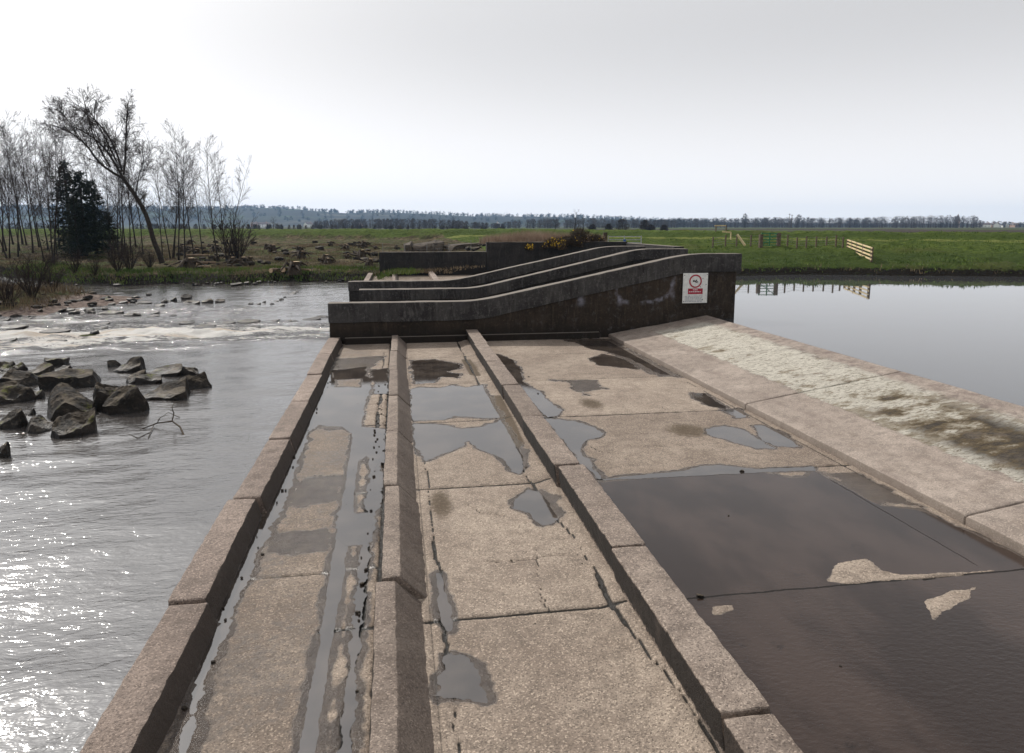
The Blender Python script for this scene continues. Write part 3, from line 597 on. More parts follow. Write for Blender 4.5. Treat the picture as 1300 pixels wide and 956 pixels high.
# ------------------------------------------------------------------ kerb blocks
def arris(prof, c=.012):
    """knock the corners off a cross-section polygon"""
    out = []; n = len(prof)
    for i in range(n):
        p = Vector(prof[i]); a = Vector(prof[i-1]); b = Vector(prof[(i+1) % n])
        if p.y < .03: out.append(tuple(p)); continue
        da = (a-p); db = (b-p); out.append(tuple(p+da.normalized()*min(c, da.length*.3))); out.append(tuple(p+(da.normalized()+db.normalized())*c*.28)); out.append(tuple(p+db.normalized()*min(c, db.length*.3)))
    return out
def block(name, prof, y0, y1, mat, seed, step=.05, res=.05, amp=.0065, jit=.016):
    pr = []; q = arris(prof); n = len(q)
    for i in range(n):
        a = Vector(q[i]); b = Vector(q[(i+1) % n]); k = max(1, int((b-a).length/res))
        for j in range(k): pr.append(a.lerp(b, j/k))
    rnd = random.Random(seed); ox, oz, tl = rnd.uniform(-jit, jit), rnd.uniform(-jit*.5, jit*.5), rnd.uniform(-.003, .003)
    ysl = [y0, y0+.006, y0+.018] + list(np.arange(y0+.05, y1-.03, step)) + [y1-.018, y1-.006, y1]
    cx = sum(p.x for p in pr)/len(pr); cz = sum(p.y for p in pr)/len(pr); V = []
    for k, y in enumerate(ysl):
        e = min(k, len(ysl)-1-k); sh = {0: .93, 1: .972, 2: .993}.get(e, 1.0)
        for p in pr:
            x, z = cx+(p.x-cx)*sh, (cz+(p.y-cz)*sh if p.y > .02 else p.y)
            nv = mnoise.noise_vector(Vector((x*9+seed, y*9, z*9)))*amp*1.2 + mnoise.noise_vector(Vector((x*34, y*34+seed, z*34)))*amp*.8
            V.append((x+nv.x+ox+tl*(y-y0)*3, y+(nv.y if 0 < e else nv.y*.5), z+nv.z*(1 if p.y > .02 else 0)+(oz if p.y > .02 else 0)))
    m = len(pr); Fc = []
    for k in range(len(ysl)-1):
        for i in range(m): Fc.append((k*m+i, k*m+(i+1) % m, (k+1)*m+(i+1) % m, (k+1)*m+i))
    Fc.append(tuple(range(m))[::-1]); Fc.append(tuple((len(ysl)-1)*m+i for i in range(m)))
    cy = (y0+y1)/2; V = [(v[0], v[1]-cy, v[2]) for v in V]
    me = bpy.data.meshes.new(name); me.from_pydata(V, [], Fc); me.update()
    bm = bmesh.new(); bm.from_mesh(me); bmesh.ops.recalc_face_normals(bm, faces=bm.faces); bm.to_mesh(me); bm.free()
    o = link(name, me, mat, smooth=True); me.set_sharp_from_angle(angle=math.radians(24)); o.location = (0, cy, 0); return o
ORD = ['nearest', 'second', 'third', 'fourth', 'fifth', 'sixth', 'seventh', 'eighth', 'ninth', 'tenth']
KL = [(-1.66, -.9), (-1.66, .18), (-1.40, .18), (-1.335, -.03)]
KM = [(-.185, -.03), (-.185, .2), (-.045, .2), (.165, -.015), (.165, -.03)]
KR = [(1.645, -.03), (1.605, .3), (1.89, .3), (1.89, -.03)]
def run(prof, nm, lab, grp, mat, ys, seed, gp=.022, **k):
    for i in range(len(ys)-1):
        o = block(nm, prof, ys[i]+gp/2, ys[i+1]-gp/2, mat, seed+i, **k)
        vis = i-1
        props(o, '%s kerb block from the viewer in the %s' % (ORD[i], lab), 'kerb block', grp)
YL = [1.0, 2.98, 4.97, 6.93, 8.9, 10.85, 12.85, 14.95, 17.18]; YM = [1.05, 3.03, 5.03, 6.99, 8.98, 10.95, 12.95, 15.0, 17.18]; YR = [1.1, 3.1, 5.07, 7.04, 9.02, 10.95, 12.97, 15.0, 17.18]
run(KL, 'kerb_block', 'flat kerb along the river', 'kerb blocks along the river edge', M['kerb_plain'], YL, 100, .042)
run(KM, 'kerb_block', 'chamfered middle kerb', 'blocks of the chamfered middle kerb', M['kerb_mossy'], YM, 200, .045)
run(KR, 'kerb_block', 'tall right-hand kerb with black slimy side', 'blocks of the tall right-hand kerb', M['kerb_mossy'], YR, 300, .036)
# body of the weir under deck and slopes
mb = MB(); mb.box(-1.55, 5.2, -60, 17.3, -3, -.03); mb.box(-1.55, 5.2, 23.9, 41.2, -3, -.03); mb.build('weir_base', M['wall_dark'])['kind'] = 'structure'
mb = MB(); mb.box(-1.55, 5.2, -60, -3.0, -.02, .004); mb.build('weir_deck_rear', M['deck'])['kind'] = 'structure'
mb = MB(); mb.box(-1.55, 5.2, 23.95, 41.0, -.02, .004); mb.build('weir_deck_far', M['deck'])['kind'] = 'structure'
# ------------------------------------------------------------------ sloping crest slabs
def slope_slab(y0, y1, seed):
    xs = np.concatenate([[TOE_X, TOE_X+.012, TOE_X+.03], np.linspace(TOE_X+.07, CREST_X-.04, 52), [CREST_X-.012, CREST_X]])
    ys = np.concatenate([[y0, y0+.02], np.arange(y0+.06, y1-.04, .07), [y1-.02, y1]])
    X, Y = np.meshgrid(xs, ys); t = (X-TOE_X)/(CREST_X-TOE_X); Z = TOE_Z+(CREST_Z-TOE_Z)*t
    Z = Z - .012*sst(.03, 0, X-TOE_X) - .02*sst(.03, 0, CREST_X-X) - .012*sst(.03, 0, np.minimum(Y-y0, y1-Y)) + .006*fbm(X*1.5, Y*1.5, seed) + .002*fbm(X*18, Y*18, seed+2)
    Z = Z + .012*fbm(X*4+Y, Y*9, seed+4, 4)*sst(6.1, 6.4, X)*sst(7.6, 7.3, X)
    Xe = X + np.where(X < TOE_X+.02, .006*fbm(Y*9, Y*0, seed+6), 0)
    nx, ny = len(xs), len(ys); V = np.stack([Xe, Y, Z], -1).reshape(-1, 3); Fq = gridfaces(nx, ny)
    b = len(V); L = np.arange(ny)*nx; low = V[L].copy(); low[:, 2] = -.05; R_ = L+nx-1; lowr = V[R_].copy(); lowr[:, 2] = -1.2
    V = np.concatenate([V, low, lowr]); i = np.arange(ny-1)
    F2 = np.stack([L[i], L[i+1], b+i+1, b+i], -1); F3 = np.stack([R_[i+1], R_[i], b+ny+i, b+ny+i+1], -1)
    e0 = np.arange(nx-1); b2 = len(V); f0 = V[e0].copy(); f0 = V[np.arange(nx)].copy(); f0[:, 2] = -.1; top = (ny-1)*nx; f1 = V[top+np.arange(nx)].copy(); f1[:, 2] = -.1
    V = np.concatenate([V, f0, f1]); F4 = np.stack([e0+1, e0, b2+e0, b2+e0+1], -1); F5 = np.stack([top+e0, top+e0+1, b2+nx+e0+1, b2+nx+e0], -1)
    me = npmesh('sloping_slab', V, np.concatenate([Fq, F2, F3, F4, F5])); return link('sloping_slab', me, M['slope'])
for i, (a, b, lb) in enumerate(((9.93, 17.19, 'far sloping crest slab with white lichen, against the dark wall'), (5.60, 9.915, 'middle sloping crest slab with white lichen and dark weed patches'),
                                (1.2, 5.585, 'sloping crest slab nearest to the viewer at the right edge of the deck'), (-3.2, 1.185, 'sloping crest slab behind the nearest one, out of view'))):
    props(slope_slab(a, b, 400+i*10), lb, 'concrete slab', 'sloping slabs of the weir crest')
mb = MB(); mb.poly([(TOE_X, 23.95, TOE_Z), (CREST_X, 23.95, CREST_Z), (CREST_X, 41, CREST_Z), (TOE_X, 41, TOE_Z)]); mb.poly([(TOE_X, 23.95, -.1), (TOE_X, 23.95, TOE_Z), (TOE_X, 41, TOE_Z), (TOE_X, 41, -.1)]); mb.poly([(CREST_X, 23.95, CREST_Z), (CREST_X, 23.95, -1), (CREST_X, 41, -1), (CREST_X, 41, CREST_Z)])
props(mb.build('sloping_slab', M['slope'], bevel=-1), 'sloping crest slab beyond the three fish pass walls', 'concrete slab', 'sloping slabs of the weir crest')

# ------------------------------------------------------------------ fish pass walls
def ramp(x, pts):
    return float(np.interp(x, [p[0] for p in pts], [p[1] for p in pts]))
def smooth_ramp(x, pts, w=.35): return sum(ramp(x+d, pts) for d in (-w, -w/2, 0, w/2, w))/5
def band(x0, x1, ylo, yhi, topf, botf, seed, amp=.006, step=.09):
    """upright slab: front and back faces, top, ends; gently uneven"""
    xs = np.concatenate([[x0, x0+.015], np.arange(x0+.06, x1-.04, step), [x1-.015, x1]]); V = []; Fq = []
    prof = []
    nz = 9
    for k, x in enumerate(xs):
        t = topf(x); b = botf(x); e = .012 if k in (0, len(xs)-1) else 0
        ring = [(ylo+e, b+(t-.015-b)*j/nz) for j in range(nz+1)] + [(ylo+.015+e, t), ((ylo+yhi)/2, t+.003), (yhi-.015-e, t), (yhi-e, t-.015), (yhi-e, b)]
        for (y, z) in ring:
            nv = mnoise.noise_vector(Vector((x*5, y*5+seed, z*5)))*amp + mnoise.noise_vector(Vector((x*1.3+seed, y, z*1.3)))*amp
            V.append((x, y+nv.y, z+nv.z))
    m = nz+6
    for k in range(len(xs)-1):
        for i in range(m): Fq.append((k*m+i, k*m+(i+1) % m, (k+1)*m+(i+1) % m, (k+1)*m+i))
    F_ = [tuple(f) for f in Fq]+[tuple(range(m)), tuple((len(xs)-1)*m+i for i in range(m))[::-1]]
    return V, F_
def wallmesh(name, mat, parent, *a, **k):
    V, F_ = band(*a, **k); me = bpy.data.meshes.new(name); me.from_pydata(V, [], F_); me.update()
    bm = bmesh.new(); bm.from_mesh(me); bmesh.ops.recalc_face_normals(bm, faces=bm.faces); bm.to_mesh(me); bm.free()
    return link(name, me, mat, parent, smooth=False)
def fish_wall(label, Y, th, x0, x1, pts, mat, seed, cop=.46):
    e = empty('retaining_wall', ((x0+x1)/2, Y, 0)); props(e, label, 'wall', 'concrete walls of the fish pass')
    inv = Matrix.Translation(-e.location)
    top = lambda x: smooth_ramp(x, pts)
    b = wallmesh('wall_body', mat, e, x0+.015, x1-.12 if cop else x1, Y+.03, Y+th, lambda x: top(x)-cop+.0 if cop else top(x), lambda x: -1.4, seed); b.data.transform(inv)
    if cop: c = wallmesh('coping', M['coping'], e, x0, x1, Y, Y+th+.02, top, lambda x: top(x)-cop, seed+1); c.data.transform(inv)
    return e
w1 = fish_wall('front dark concrete wall of the fish pass, carrying the warning sign', 17.2, .36, -1.65, 8.78, [(-3, .985), (1.95, .98), (7.35, 2.10), (12, 2.10)], M['wall_front'], 11)
w2 = fish_wall('middle concrete wall of the fish pass with a pale sunlit top', 20.6, .42, -1.10, 8.75, [(-3, 1.0), (2.25, 1.0), (7.25, 2.12), (12, 2.10)], M['wall_dark'], 21, .30)
w3 = fish_wall('rear concrete wall of the fish pass, farthest of the three', 23.4, .40, -1.58, 8.4, [(-3, 1.03), (1.8, 1.02), (7.0, 2.12), (12, 2.12)], M['wall_dark'], 31, .30)
mb = MB(); mb.box(-1.5, 8.6, 17.5, 23.5, -1.4, .12); mb.build('fish_pass_floor', M['wall_dark'])['kind'] = 'structure'
# ledge along the foot of the front wall
mb = MB(); mb.box(-1.28, 5.0, 17.10, 17.225, -.05, .16); l_ = mb.build('ledge', M['wall_front'], w1, bevel=.012); l_.data.transform(Matrix.Translation(-w1.location))
# the sign on the front wall
sg = empty('warning_sign', (7.53, 17.195, 1.23)); props(sg, 'white metal warning sign with red prohibition ring, fixed to the dark wall', 'sign')
def plate(name, mat, x0, x1, z0, z1, y, t=.004, par=sg):
    m = MB(); m.box(x0, x1, y-t, y, z0, z1); return m.build(name, mat, par)
bp_ = plate('plate', M['white_plate'], -.335, .335, -.385, .385, -.004, .006)
def ring(name, mat, cx, cz, r0, r1, y, par):
    m = MB(); n = 40
    for k in range(n):
        a0, a1 = 2*math.pi*k/n, 2*math.pi*(k+1)/n
        m.poly([(cx+r0*math.cos(a0), y, cz+r0*math.sin(a0)), (cx+r1*math.cos(a0), y, cz+r1*math.sin(a0)), (cx+r1*math.cos(a1), y, cz+r1*math.sin(a1)), (cx+r0*math.cos(a1), y, cz+r0*math.sin(a1))])
    return m.build(name, mat, par, bevel=-1)
cx, cz = .0, .175
ring('prohibition_ring', M['red_print'], cx, cz, .135, .172, -.0135, sg)
m = MB(); m.bar((cx-.10, -.0145, cz+.10), (cx+.10, -.0145, cz-.10), .032, .002); m.v = [(x, min(max(y, -.0165), -.0145), z) for x, y, z in m.v]; m.build('diagonal_bar', M['red_print'], sg)
m = MB()   # swimmer: head, raised arm, body and waves
for (a, r) in (((-.045, .005), .026),):
    m.poly([(cx+a[0]+r*math.cos(t*math.pi/6), -.0125, cz+a[1]+r*math.sin(t*math.pi/6)) for t in range(12)])
m.poly([(cx-.03, -.0125, cz-.01), (cx+.03, -.0125, cz+.045), (cx+.05, -.0125, cz+.03), (cx+.01, -.0125, cz-.02)]); m.poly([(cx+.0, -.0125, cz-.015), (cx+.07, -.0125, cz+.0), (cx+.075, -.0125, cz-.03), (cx+.0, -.0125, cz-.04)])
m.build('swimmer_symbol', M['black_print'], sg, bevel=-1)
plate('red_panel', M['red_print'], -.195, .205, -.155, -.01, -.0125, .001)
def textrows(name, mat, rows, y, seed):
    m = MB(); r = random.Random(seed)
    for (xa, xb, z, h) in rows:
        x = xa
        while x < xb-.01:
            w = min(r.uniform(.02, .07), xb-x); m.poly([(x, y, z), (x+w, y, z), (x+w, y, z+h), (x, y, z+h)]); x += w+.012
    return m.build(name, mat, sg, bevel=-1)
textrows('panel_lettering', M['pale_print'], [(-.06, .07, -.055, .022), (-.165, .17, -.105, .022)], -.0145, 1)
textrows('small_print', M['grey_print'], [(-.27+.01*(i % 2), .22-.02*(i % 3), -.215-.034*i, .018) for i in range(5)], -.0115, 2)
for (x, z) in ((.2, .24), (.29, .09), (-.30, -.34), (.31, .34), (.14, .03), (.21, -.29), (-.3, .33)):
    m = MB(); m.tube([(x, -.011, z), (x, -.015, z)], [.012, .010], 8); m.poly([(x+.010*math.cos(t*math.pi/4), -.0152, z+.010*math.sin(t*math.pi/4)) for t in range(8)]); m.build('stain_spot', M['black_print'], sg, bevel=-1)  # dark stains on the plate, built as small raised spots

# ------------------------------------------------------------------ the far bay: kerbs, abutment walls
for nm, prof, lb in (('kerb', KL, 'flat river kerb beyond the fish pass'), ('kerb', KM, 'chamfered middle kerb beyond the fish pass'), ('kerb', KR, 'tall kerb beyond the fish pass')):
    o = block(nm, prof, 24.0, 41.0, M['kerb_plain'], 500+len(lb), .5, .12, .01); props(o, lb, 'kerb', 'kerbs beyond the fish pass')
ab = empty('abutment_wall', (5, 41, 0)); props(ab, 'long dark abutment wall beyond the fish pass, stepping up to the right', 'wall')
for (nm, x0, x1, zt, th, sd_) in (('low_wall', -1.0, 5.12, 1.34, .4, 41), ('high_wall', 5.14, 13.6, 1.88, .5, 42)):
    o = wallmesh(nm, M['wall_dark'], ab, x0, x1, 41.05, 41.05+th, lambda x, z=zt: z, lambda x: -1.2, sd_, .01, .3); o.data.transform(Matrix.Translation((-5, -41, 0)))
mb = MB(); mb.box(13.5, 14.0, 33.5, 41.5, -1.2, 1.8); o = mb.build('return_wall', M['wall_dark'], ab); o.data.transform(Matrix.Translation((-5, -41, 0)))

# ------------------------------------------------------------------ rocks
def rockmesh(seed, flat=.0, sub=3):
    r = random.Random(seed); bm = bmesh.new(); bmesh.ops.create_icosphere(bm, subdivisions=sub, radius=1.0)
    for v in bm.verts: v.co /= (abs(v.co.x)**5+abs(v.co.y)**5+abs(v.co.z)**5)**.2
    planes = []
    for i in range(10):
        n = Vector((r.gauss(0, 1), r.gauss(0, 1), r.gauss(0, .8))).normalized(); planes.append((n, r.uniform(.74, .98)))
    planes.append((Vector((r.uniform(-.3, .3), r.uniform(-.45, .05), 1)).normalized(), r.uniform(.5, .7)))
    for v in bm.verts:
        for n, d in planes:
            k = v.co.dot(n)-d
            if k > 0: v.co -= n*k*.985
        v.co += mnoise.noise_vector(v.co*1.4+Vector((seed, 0, 0)))*.12 + mnoise.noise_vector(v.co*5+Vector((0, seed, 0)))*.022 + mnoise.noise_vector(v.co*13+Vector((0, seed, 0)))*.012
    me = bpy.data.meshes.new('boulder'); bm.to_mesh(me); bm.free(); return me
def place_rock(name, me, x, y, z, sx, sy, sz, rz, mat, tilt=(0, 0)):
    o = link(name, me, mat); o.location = (x, y, z); o.scale = (sx, sy, sz); o.rotation_euler = (tilt[0], tilt[1], rz); return o
BOUL = [ # photo measurement: centre x, base y, width, height ; label
 (156, 526, 56, 42, 'large square-faced dark boulder at the right of the cluster, behind the branch in the water'),
 (213, 508, 56, 30, 'flat-topped boulder with a bright moss patch at the river end of the cluster'),
 (208, 477, 46, 15, 'long low dark slab of rock behind the moss-topped boulder'),
 (240, 476, 20, 13, 'small dark block of rock at the back right of the boulder cluster'),
 (249, 495, 38, 25, 'boulder with a pale whitish right end, outermost in the river'),
 (163, 472, 36, 21, 'peaked black boulder standing apart behind the cluster'),
 (141, 466, 18, 10, 'small black rock just left of the peaked black boulder'),
 (171, 486, 28, 18, 'brown tilted rock wedged behind the large square-faced boulder'),
 (136, 522, 40, 42, 'dark upright boulder pressed against the left of the square-faced boulder'),
 (82, 533, 68, 50, 'broad slab-sided boulder, biggest in the middle of the cluster'),
 (87, 554, 54, 36, 'black wedge-shaped rock in front of the broad slab-sided boulder'),
 (43, 550, 46, 20, 'low wet rock left of the black wedge-shaped one'),
 (12, 546, 38, 32, 'rounded grey boulder at the left edge of the cluster front'),
 (14, 492, 52, 26, 'greenish mossy boulder at the far left back of the cluster'),
 (11, 512, 48, 30, 'mossy boulder with tan streaks at the left edge, middle row'),
 (86, 493, 68, 24, 'long flat pale-topped rock at the back middle of the cluster'),
 (47, 478, 38, 18, 'low grey rock at the back left of the cluster'),
 (21, 471, 18, 12, 'small black rock behind the mossy boulders at the left'),
 (66, 464, 29, 11, 'flat black rock lying in the white water behind the cluster'),
 (78, 471, 22, 8, 'flattened black rock just behind the long flat rock'),
 (0, 472, 24, 14, 'dark rock cut by the left edge, behind the mossy boulders'),
 (186, 487, 32, 14, 'low brown rock between the tilted rock and the moss-topped boulder'),
 (41, 507, 22, 13, 'brown rock filling the gap left of the broad boulder'),
 (118, 529, 18, 10, 'small wet rock at the foot of the upright boulder'),
 (31, 529, 18, 11, 'small dark rock in the gap of the left cluster'),
 (2, 580, 16, 22, 'lone dark rock cut by the left edge, nearest of all'),
]
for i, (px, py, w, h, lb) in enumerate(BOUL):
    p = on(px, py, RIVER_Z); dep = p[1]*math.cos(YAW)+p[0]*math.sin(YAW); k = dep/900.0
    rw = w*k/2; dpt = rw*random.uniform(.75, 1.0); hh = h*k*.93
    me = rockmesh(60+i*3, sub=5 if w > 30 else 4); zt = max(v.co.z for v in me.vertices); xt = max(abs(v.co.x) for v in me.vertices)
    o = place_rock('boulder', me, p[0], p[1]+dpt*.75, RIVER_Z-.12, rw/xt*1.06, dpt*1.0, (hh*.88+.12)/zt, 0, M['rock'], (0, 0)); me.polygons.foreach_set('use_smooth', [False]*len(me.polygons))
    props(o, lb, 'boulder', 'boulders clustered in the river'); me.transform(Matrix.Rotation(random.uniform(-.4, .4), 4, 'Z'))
rm = [rockmesh(300+i, sub=2) for i in range(6)]
RIFF = [(182, 385, 18, 4), (202, 389, 9, 5), (208, 385, 8, 7), (213, 384, 6, 5), (220, 382, 8, 9), (236, 380, 10, 9), (242, 385, 18, 6), (248, 386, 8, 6), (263, 385, 12, 8), (139, 399, 22, 8), (151, 398, 8, 6), (166, 401, 14, 4), (172, 401, 9, 6), (195, 398, 10, 3), (194, 402, 12, 2), (219, 401, 8, 2), (245, 401, 7, 2), (236, 411, 14, 3), (259, 416, 28, 5), (130, 412, 12, 3), (127, 417, 14, 2), (156, 416, 9, 3), (66, 418, 16, 3), (68, 422, 24, 4), (40, 418, 16, 3), (15, 417, 26, 6), (6, 408, 14, 5), (30, 407, 9, 3), (37, 405, 8, 4), (65, 429, 14, 4), (68, 436, 24, 6), (9, 434, 14, 6), (119, 422, 10, 3), (26, 431, 18, 3),
        (265, 384, 9, 5), (279, 384, 10, 6), (318, 386, 6, 2), (328, 386, 4, 2), (335, 384, 4, 2), (345, 386, 5, 2), (350, 383, 5, 2), (357, 381, 5, 2), (362, 378, 5, 2), (371, 374, 8, 3), (375, 371, 8, 2), (266, 415, 13, 4), (286, 411, 18, 4), (315, 410, 20, 5), (323, 416, 14, 3), (348, 409, 11, 5), (366, 409, 10, 3), (374, 409, 7, 4), (395, 406, 20, 4), (408, 404, 14, 3)]
for i, (px, py, w, h) in enumerate(RIFF):
    p = on(px, py, RIVER_Z); k = (p[1]*.987)/900.0; o = place_rock('river_stone', rm[i % 6], p[0], p[1]+.1, RIVER_Z-.03, w*k*.62, w*k*.5, (h*k*.55+.05)*1.1, random.uniform(-.5, .5), M['rock'])
    props(o, 'dark wet stone breaking the surface of the shallow river', 'stone', 'small stones scattered in the shallow river')
for i in range(60):
    px = random.uniform(212, 470) if i < 48 else random.uniform(60, 212); t = np.interp(px, [60, 150, 212, 300, 340, 420, 470], [360, 362, 360, 362, 358, 357, 353]); p = on(px, t+random.uniform(-1.2, 1.5), RIVER_Z)
    s = random.uniform(.05, .26)*random.uniform(.6, 1.1); o = place_rock('shore_stone', rm[i % 6], p[0], p[1], RIVER_Z+.03, s, s*.8, s*random.uniform(.5, .8), random.uniform(0, 6), M['rubble'] if i % 3 else M['shore_stone'])
    props(o, 'stone lying at the foot of the far river bank', 'stone', 'stones along the far river bank')
for i in range(60):
    x, y = random.uniform(-15, -10.8), random.uniform(26.5, 34.5)
    s = random.uniform(.06, .22); o = place_rock('gravel_stone', rm[i % 6], x, y, max(height(x, y), -.32)+s*.2, s, s*.8, s*.6, random.uniform(0, 6), M['rock'] if i % 3 == 0 else M['shore_stone'])
    props(o, 'stone lying on the pinkish gravel bar in the river', 'stone', 'stones on the gravel bar')
# dead branch sticking out of the water
def branch_in_water():
    m = MB(); P = lambda x, y, z=RIVER_Z: Vector(on(x, y, z))
    def seg(pts, r0, r1): m.tube(pts, [r0+(r1-r0)*i/(len(pts)-1) for i in range(len(pts))], 5)
    a = P(172, 546)+Vector((0, 0, -.02)); b = P(200, 541)+Vector((0, 0, .05)); c = P(219, 541)+Vector((0, 0, .08)); d = P(229, 546)+Vector((0, 0, .05)); e = P(234, 552)+Vector((0, 0, -.03))
    seg([a, b, c, d, e], .009, .016); u = Vector((0, 0, 1))
    seg([c, c+Vector((.03, .02, .12)), c+Vector((.0, .04, .22)), c+Vector((.06, .04, .30))], .011, .004); seg([b, b+Vector((-.05, 0, -.02)), P(188, 556)], .009, .005)
    seg([c+Vector((.02, .03, .15)), c+Vector((-.05, 0, .2))], .006, .003); seg([P(160, 550), P(175, 556), P(190, 549)], .006, .005); seg([b, b+Vector((.04, .05, .08)), b+Vector((.14, .1, .1))], .008, .003)
    seg([P(200, 533), P(214, 528)+Vector((0, 0, .06)), P(228, 530)], .004, .006)
    return m.build('fallen_branch', M['stump_dark'], None, True)
props(branch_in_water(), 'thin dead branch sticking out of the river in front of the boulders', 'branch')

# ------------------------------------------------------------------ trees
def grow(m, p, d, L, r, lev, rnd, up=.15, spread=.7, nseg=5, kids=(6, 5, 4), sides=(5, 4, 3, 3), first=.25, wig=.12, kidlen=.5):
    pts = [Vector(p)]; rad = [r]; d = Vector(d).normalized()
    for i in range(nseg):
        d = (d + Vector((rnd.gauss(0, wig), rnd.gauss(0, wig), rnd.gauss(0, wig)+up*.25))).normalized()
        pts.append(pts[-1]+d*L/nseg); rad.append(r*(1-(i+1)/nseg*.8))
    m.tube(pts, rad, sides[min(lev, 3)])
    if lev >= len(kids): return
    n = kids[lev]; n = max(1, int(n*rnd.uniform(.8, 1.25)))
    for k in range(n):
        t = first+(1-first)*(k+rnd.random())/n; i = min(int(t*nseg), nseg-1); f = t*nseg-i
        q = pts[i].lerp(pts[i+1], f); ax = (pts[i+1]-pts[i]).normalized(); pe = ax.orthogonal().normalized(); pe = Matrix.Rotation(rnd.uniform(0, 2*math.pi), 3, ax) @ pe
        dd = (ax + pe*spread*rnd.uniform(.6, 1.3)).normalized(); dd.z += up
        grow(m, q, dd, L*kidlen*(1.15-.65*t)*rnd.uniform(.75, 1.25), max(rad[i]*.55, .009), lev+1, rnd, up, spread, max(3, nseg-1), kids, sides, .2, wig, kidlen)
def bare_tree(seed, H=9.0, stems=1, lean=.05, r=.10, kids=(24, 7, 5), spread=.55, first=.25, kidlen=.36):
    rnd = random.Random(seed); t = MB(); c = MB()
    for s in range(stems):
        a = rnd.uniform(0, 6.28); d = Vector((math.cos(a)*lean*(1+s), math.sin(a)*lean*(1+s), 1)).normalized(); L = H*rnd.uniform(.85, 1.0) if s else H
        pts = [Vector((math.cos(a)*.12*s, math.sin(a)*.12*s, -.2))]; rad = [r*1.5]; n = 10
        for i in range(n):
            d = (d+Vector((rnd.gauss(0, .045), rnd.gauss(0, .045), .03))).normalized(); pts.append(pts[-1]+d*(L+.2)/n); rad.append(r*(1-(i+1)/n*.88)*(.95 if i else 1.05))
        t.tube(pts, rad, 7)
        nk = max(3, int(kids[0]/(1+.35*(stems-1))))
        for k in range(nk):
            tt = first+(1-first)*(k+rnd.random())/nk; i = min(int(tt*n), n-1); q = pts[i].lerp(pts[i+1], tt*n-i); ang = rnd.uniform(0, 6.28)
            dd = Vector((math.cos(ang)*spread*1.25, math.sin(ang)*spread*1.25, rnd.uniform(.5, 1.1)))
            grow(c, q, dd, L*kidlen*(1.2-.8*tt)*rnd.uniform(.7, 1.2), max(rad[i]*.42, .011), 0, rnd, .05, .75, 5, kids[1:], (4, 3, 3, 3), .2, .10, .5)
    e = empty('bare_tree'); t.build('trunk', M['bark'], e, True, bevel=-1); c.build('crown', M['twig'], e, False, bevel=-1); return e
protos = [bare_tree(1, 9, 1, .05, .085), bare_tree(2, 9, 2, .09, .075), bare_tree(3, 9, 1, .12, .07, (26, 6, 5)), bare_tree(4, 9, 3, .08, .065, (34, 6, 5)), bare_tree(5, 9, 1, .03, .075, (30, 7, 5), .45)]
used = [False]*len(protos)
def put_tree(kind, x, y, H, rz, label, group, sxy=1.0, name=None, H0=9.0):
    src = kind if not isinstance(kind, int) else protos[kind]
    flag = src.get('used', 0)
    o = src if not flag else copy_tree(src)
    src['used'] = 1
    if 'used' in o.keys() and o is not src: del o['used']
    o.location = (x, y, height(x, y)-.05); s = H/H0; o.scale = (s*sxy, s*sxy, s); o.rotation_euler = (0, 0, rz); props(o, label, 'tree', group); return o
def tree_px(kind, px, by, ty, label, group, sxy=1.0, d=None, **k):
    dist = d if d else 1.9*900/(by-287.0)
    p = atd(px, by, dist); return put_tree(kind, p[0], p[1], max(.8, (by-ty)*dist/912.0*1.02), random.uniform(0, 6.28), label, group, sxy, **k)
LFT = [(-14, 303, 140, 0, 62), (2, 304, 148, 4, 58), (10, 309, 165, 1, 52), (16, 300, 150, 2, 70), (33, 302, 172, 4, 66), (40, 306, 160, 0, 58), (49, 302, 150, 2, 64), (54, 311, 178, 4, 50), (65, 314, 138, 1, 47), (74, 302, 160, 0, 66), (90, 302, 175, 2, 70),
       (7, 306, 156, 2, 60), (21, 308, 168, 4, 54), (28, 303, 158, 0, 68), (60, 305, 162, 4, 60), (70, 306, 170, 2, 56), (80, 303, 164, 4, 66), (130, 303, 190, 2, 60), (154, 307, 182, 1, 54),
       (-30, 310, 160, 3, 50), (24, 304, 190, 2, 60), (120, 302, 168, 4, 68), (138, 302, 185, 0, 66), (148, 305, 178, 4, 60), (157, 304, 168, 2, 60), (165, 306, 188, 0, 57), (172, 303, 175, 1, 62), (181, 308, 182, 4, 55)]
for i, (px, by, ty, kd, d) in enumerate(LFT):
    g_ = 'bare trees of the left-hand copse' if px < 100 else 'thin bare trees behind the leaning tree'
    rk = sorted(q[0] for q in LFT if (q[0] < 100) == (px < 100) and q[0] > -5); NTH = ['first', 'second', 'third', 'fourth', 'fifth', 'sixth', 'seventh', 'eighth', 'ninth', 'tenth', 'eleventh', 'twelfth', 'thirteenth', 'fourteenth', 'fifteenth', 'sixteenth', 'seventeenth', 'eighteenth', 'nineteenth', 'twentieth']
    if px < -5: lb = 'bare tree outside the left edge of the picture'
    elif px < 100: lb = 'slender leafless tree, %s trunk from the left edge of the copse' % NTH[rk.index(px)]
    else: lb = 'thin leafless tree, %s from the left of those behind the leaning tree' % NTH[rk.index(px)]
    tree_px(kd, px, by, ty, lb, g_, .78, d)
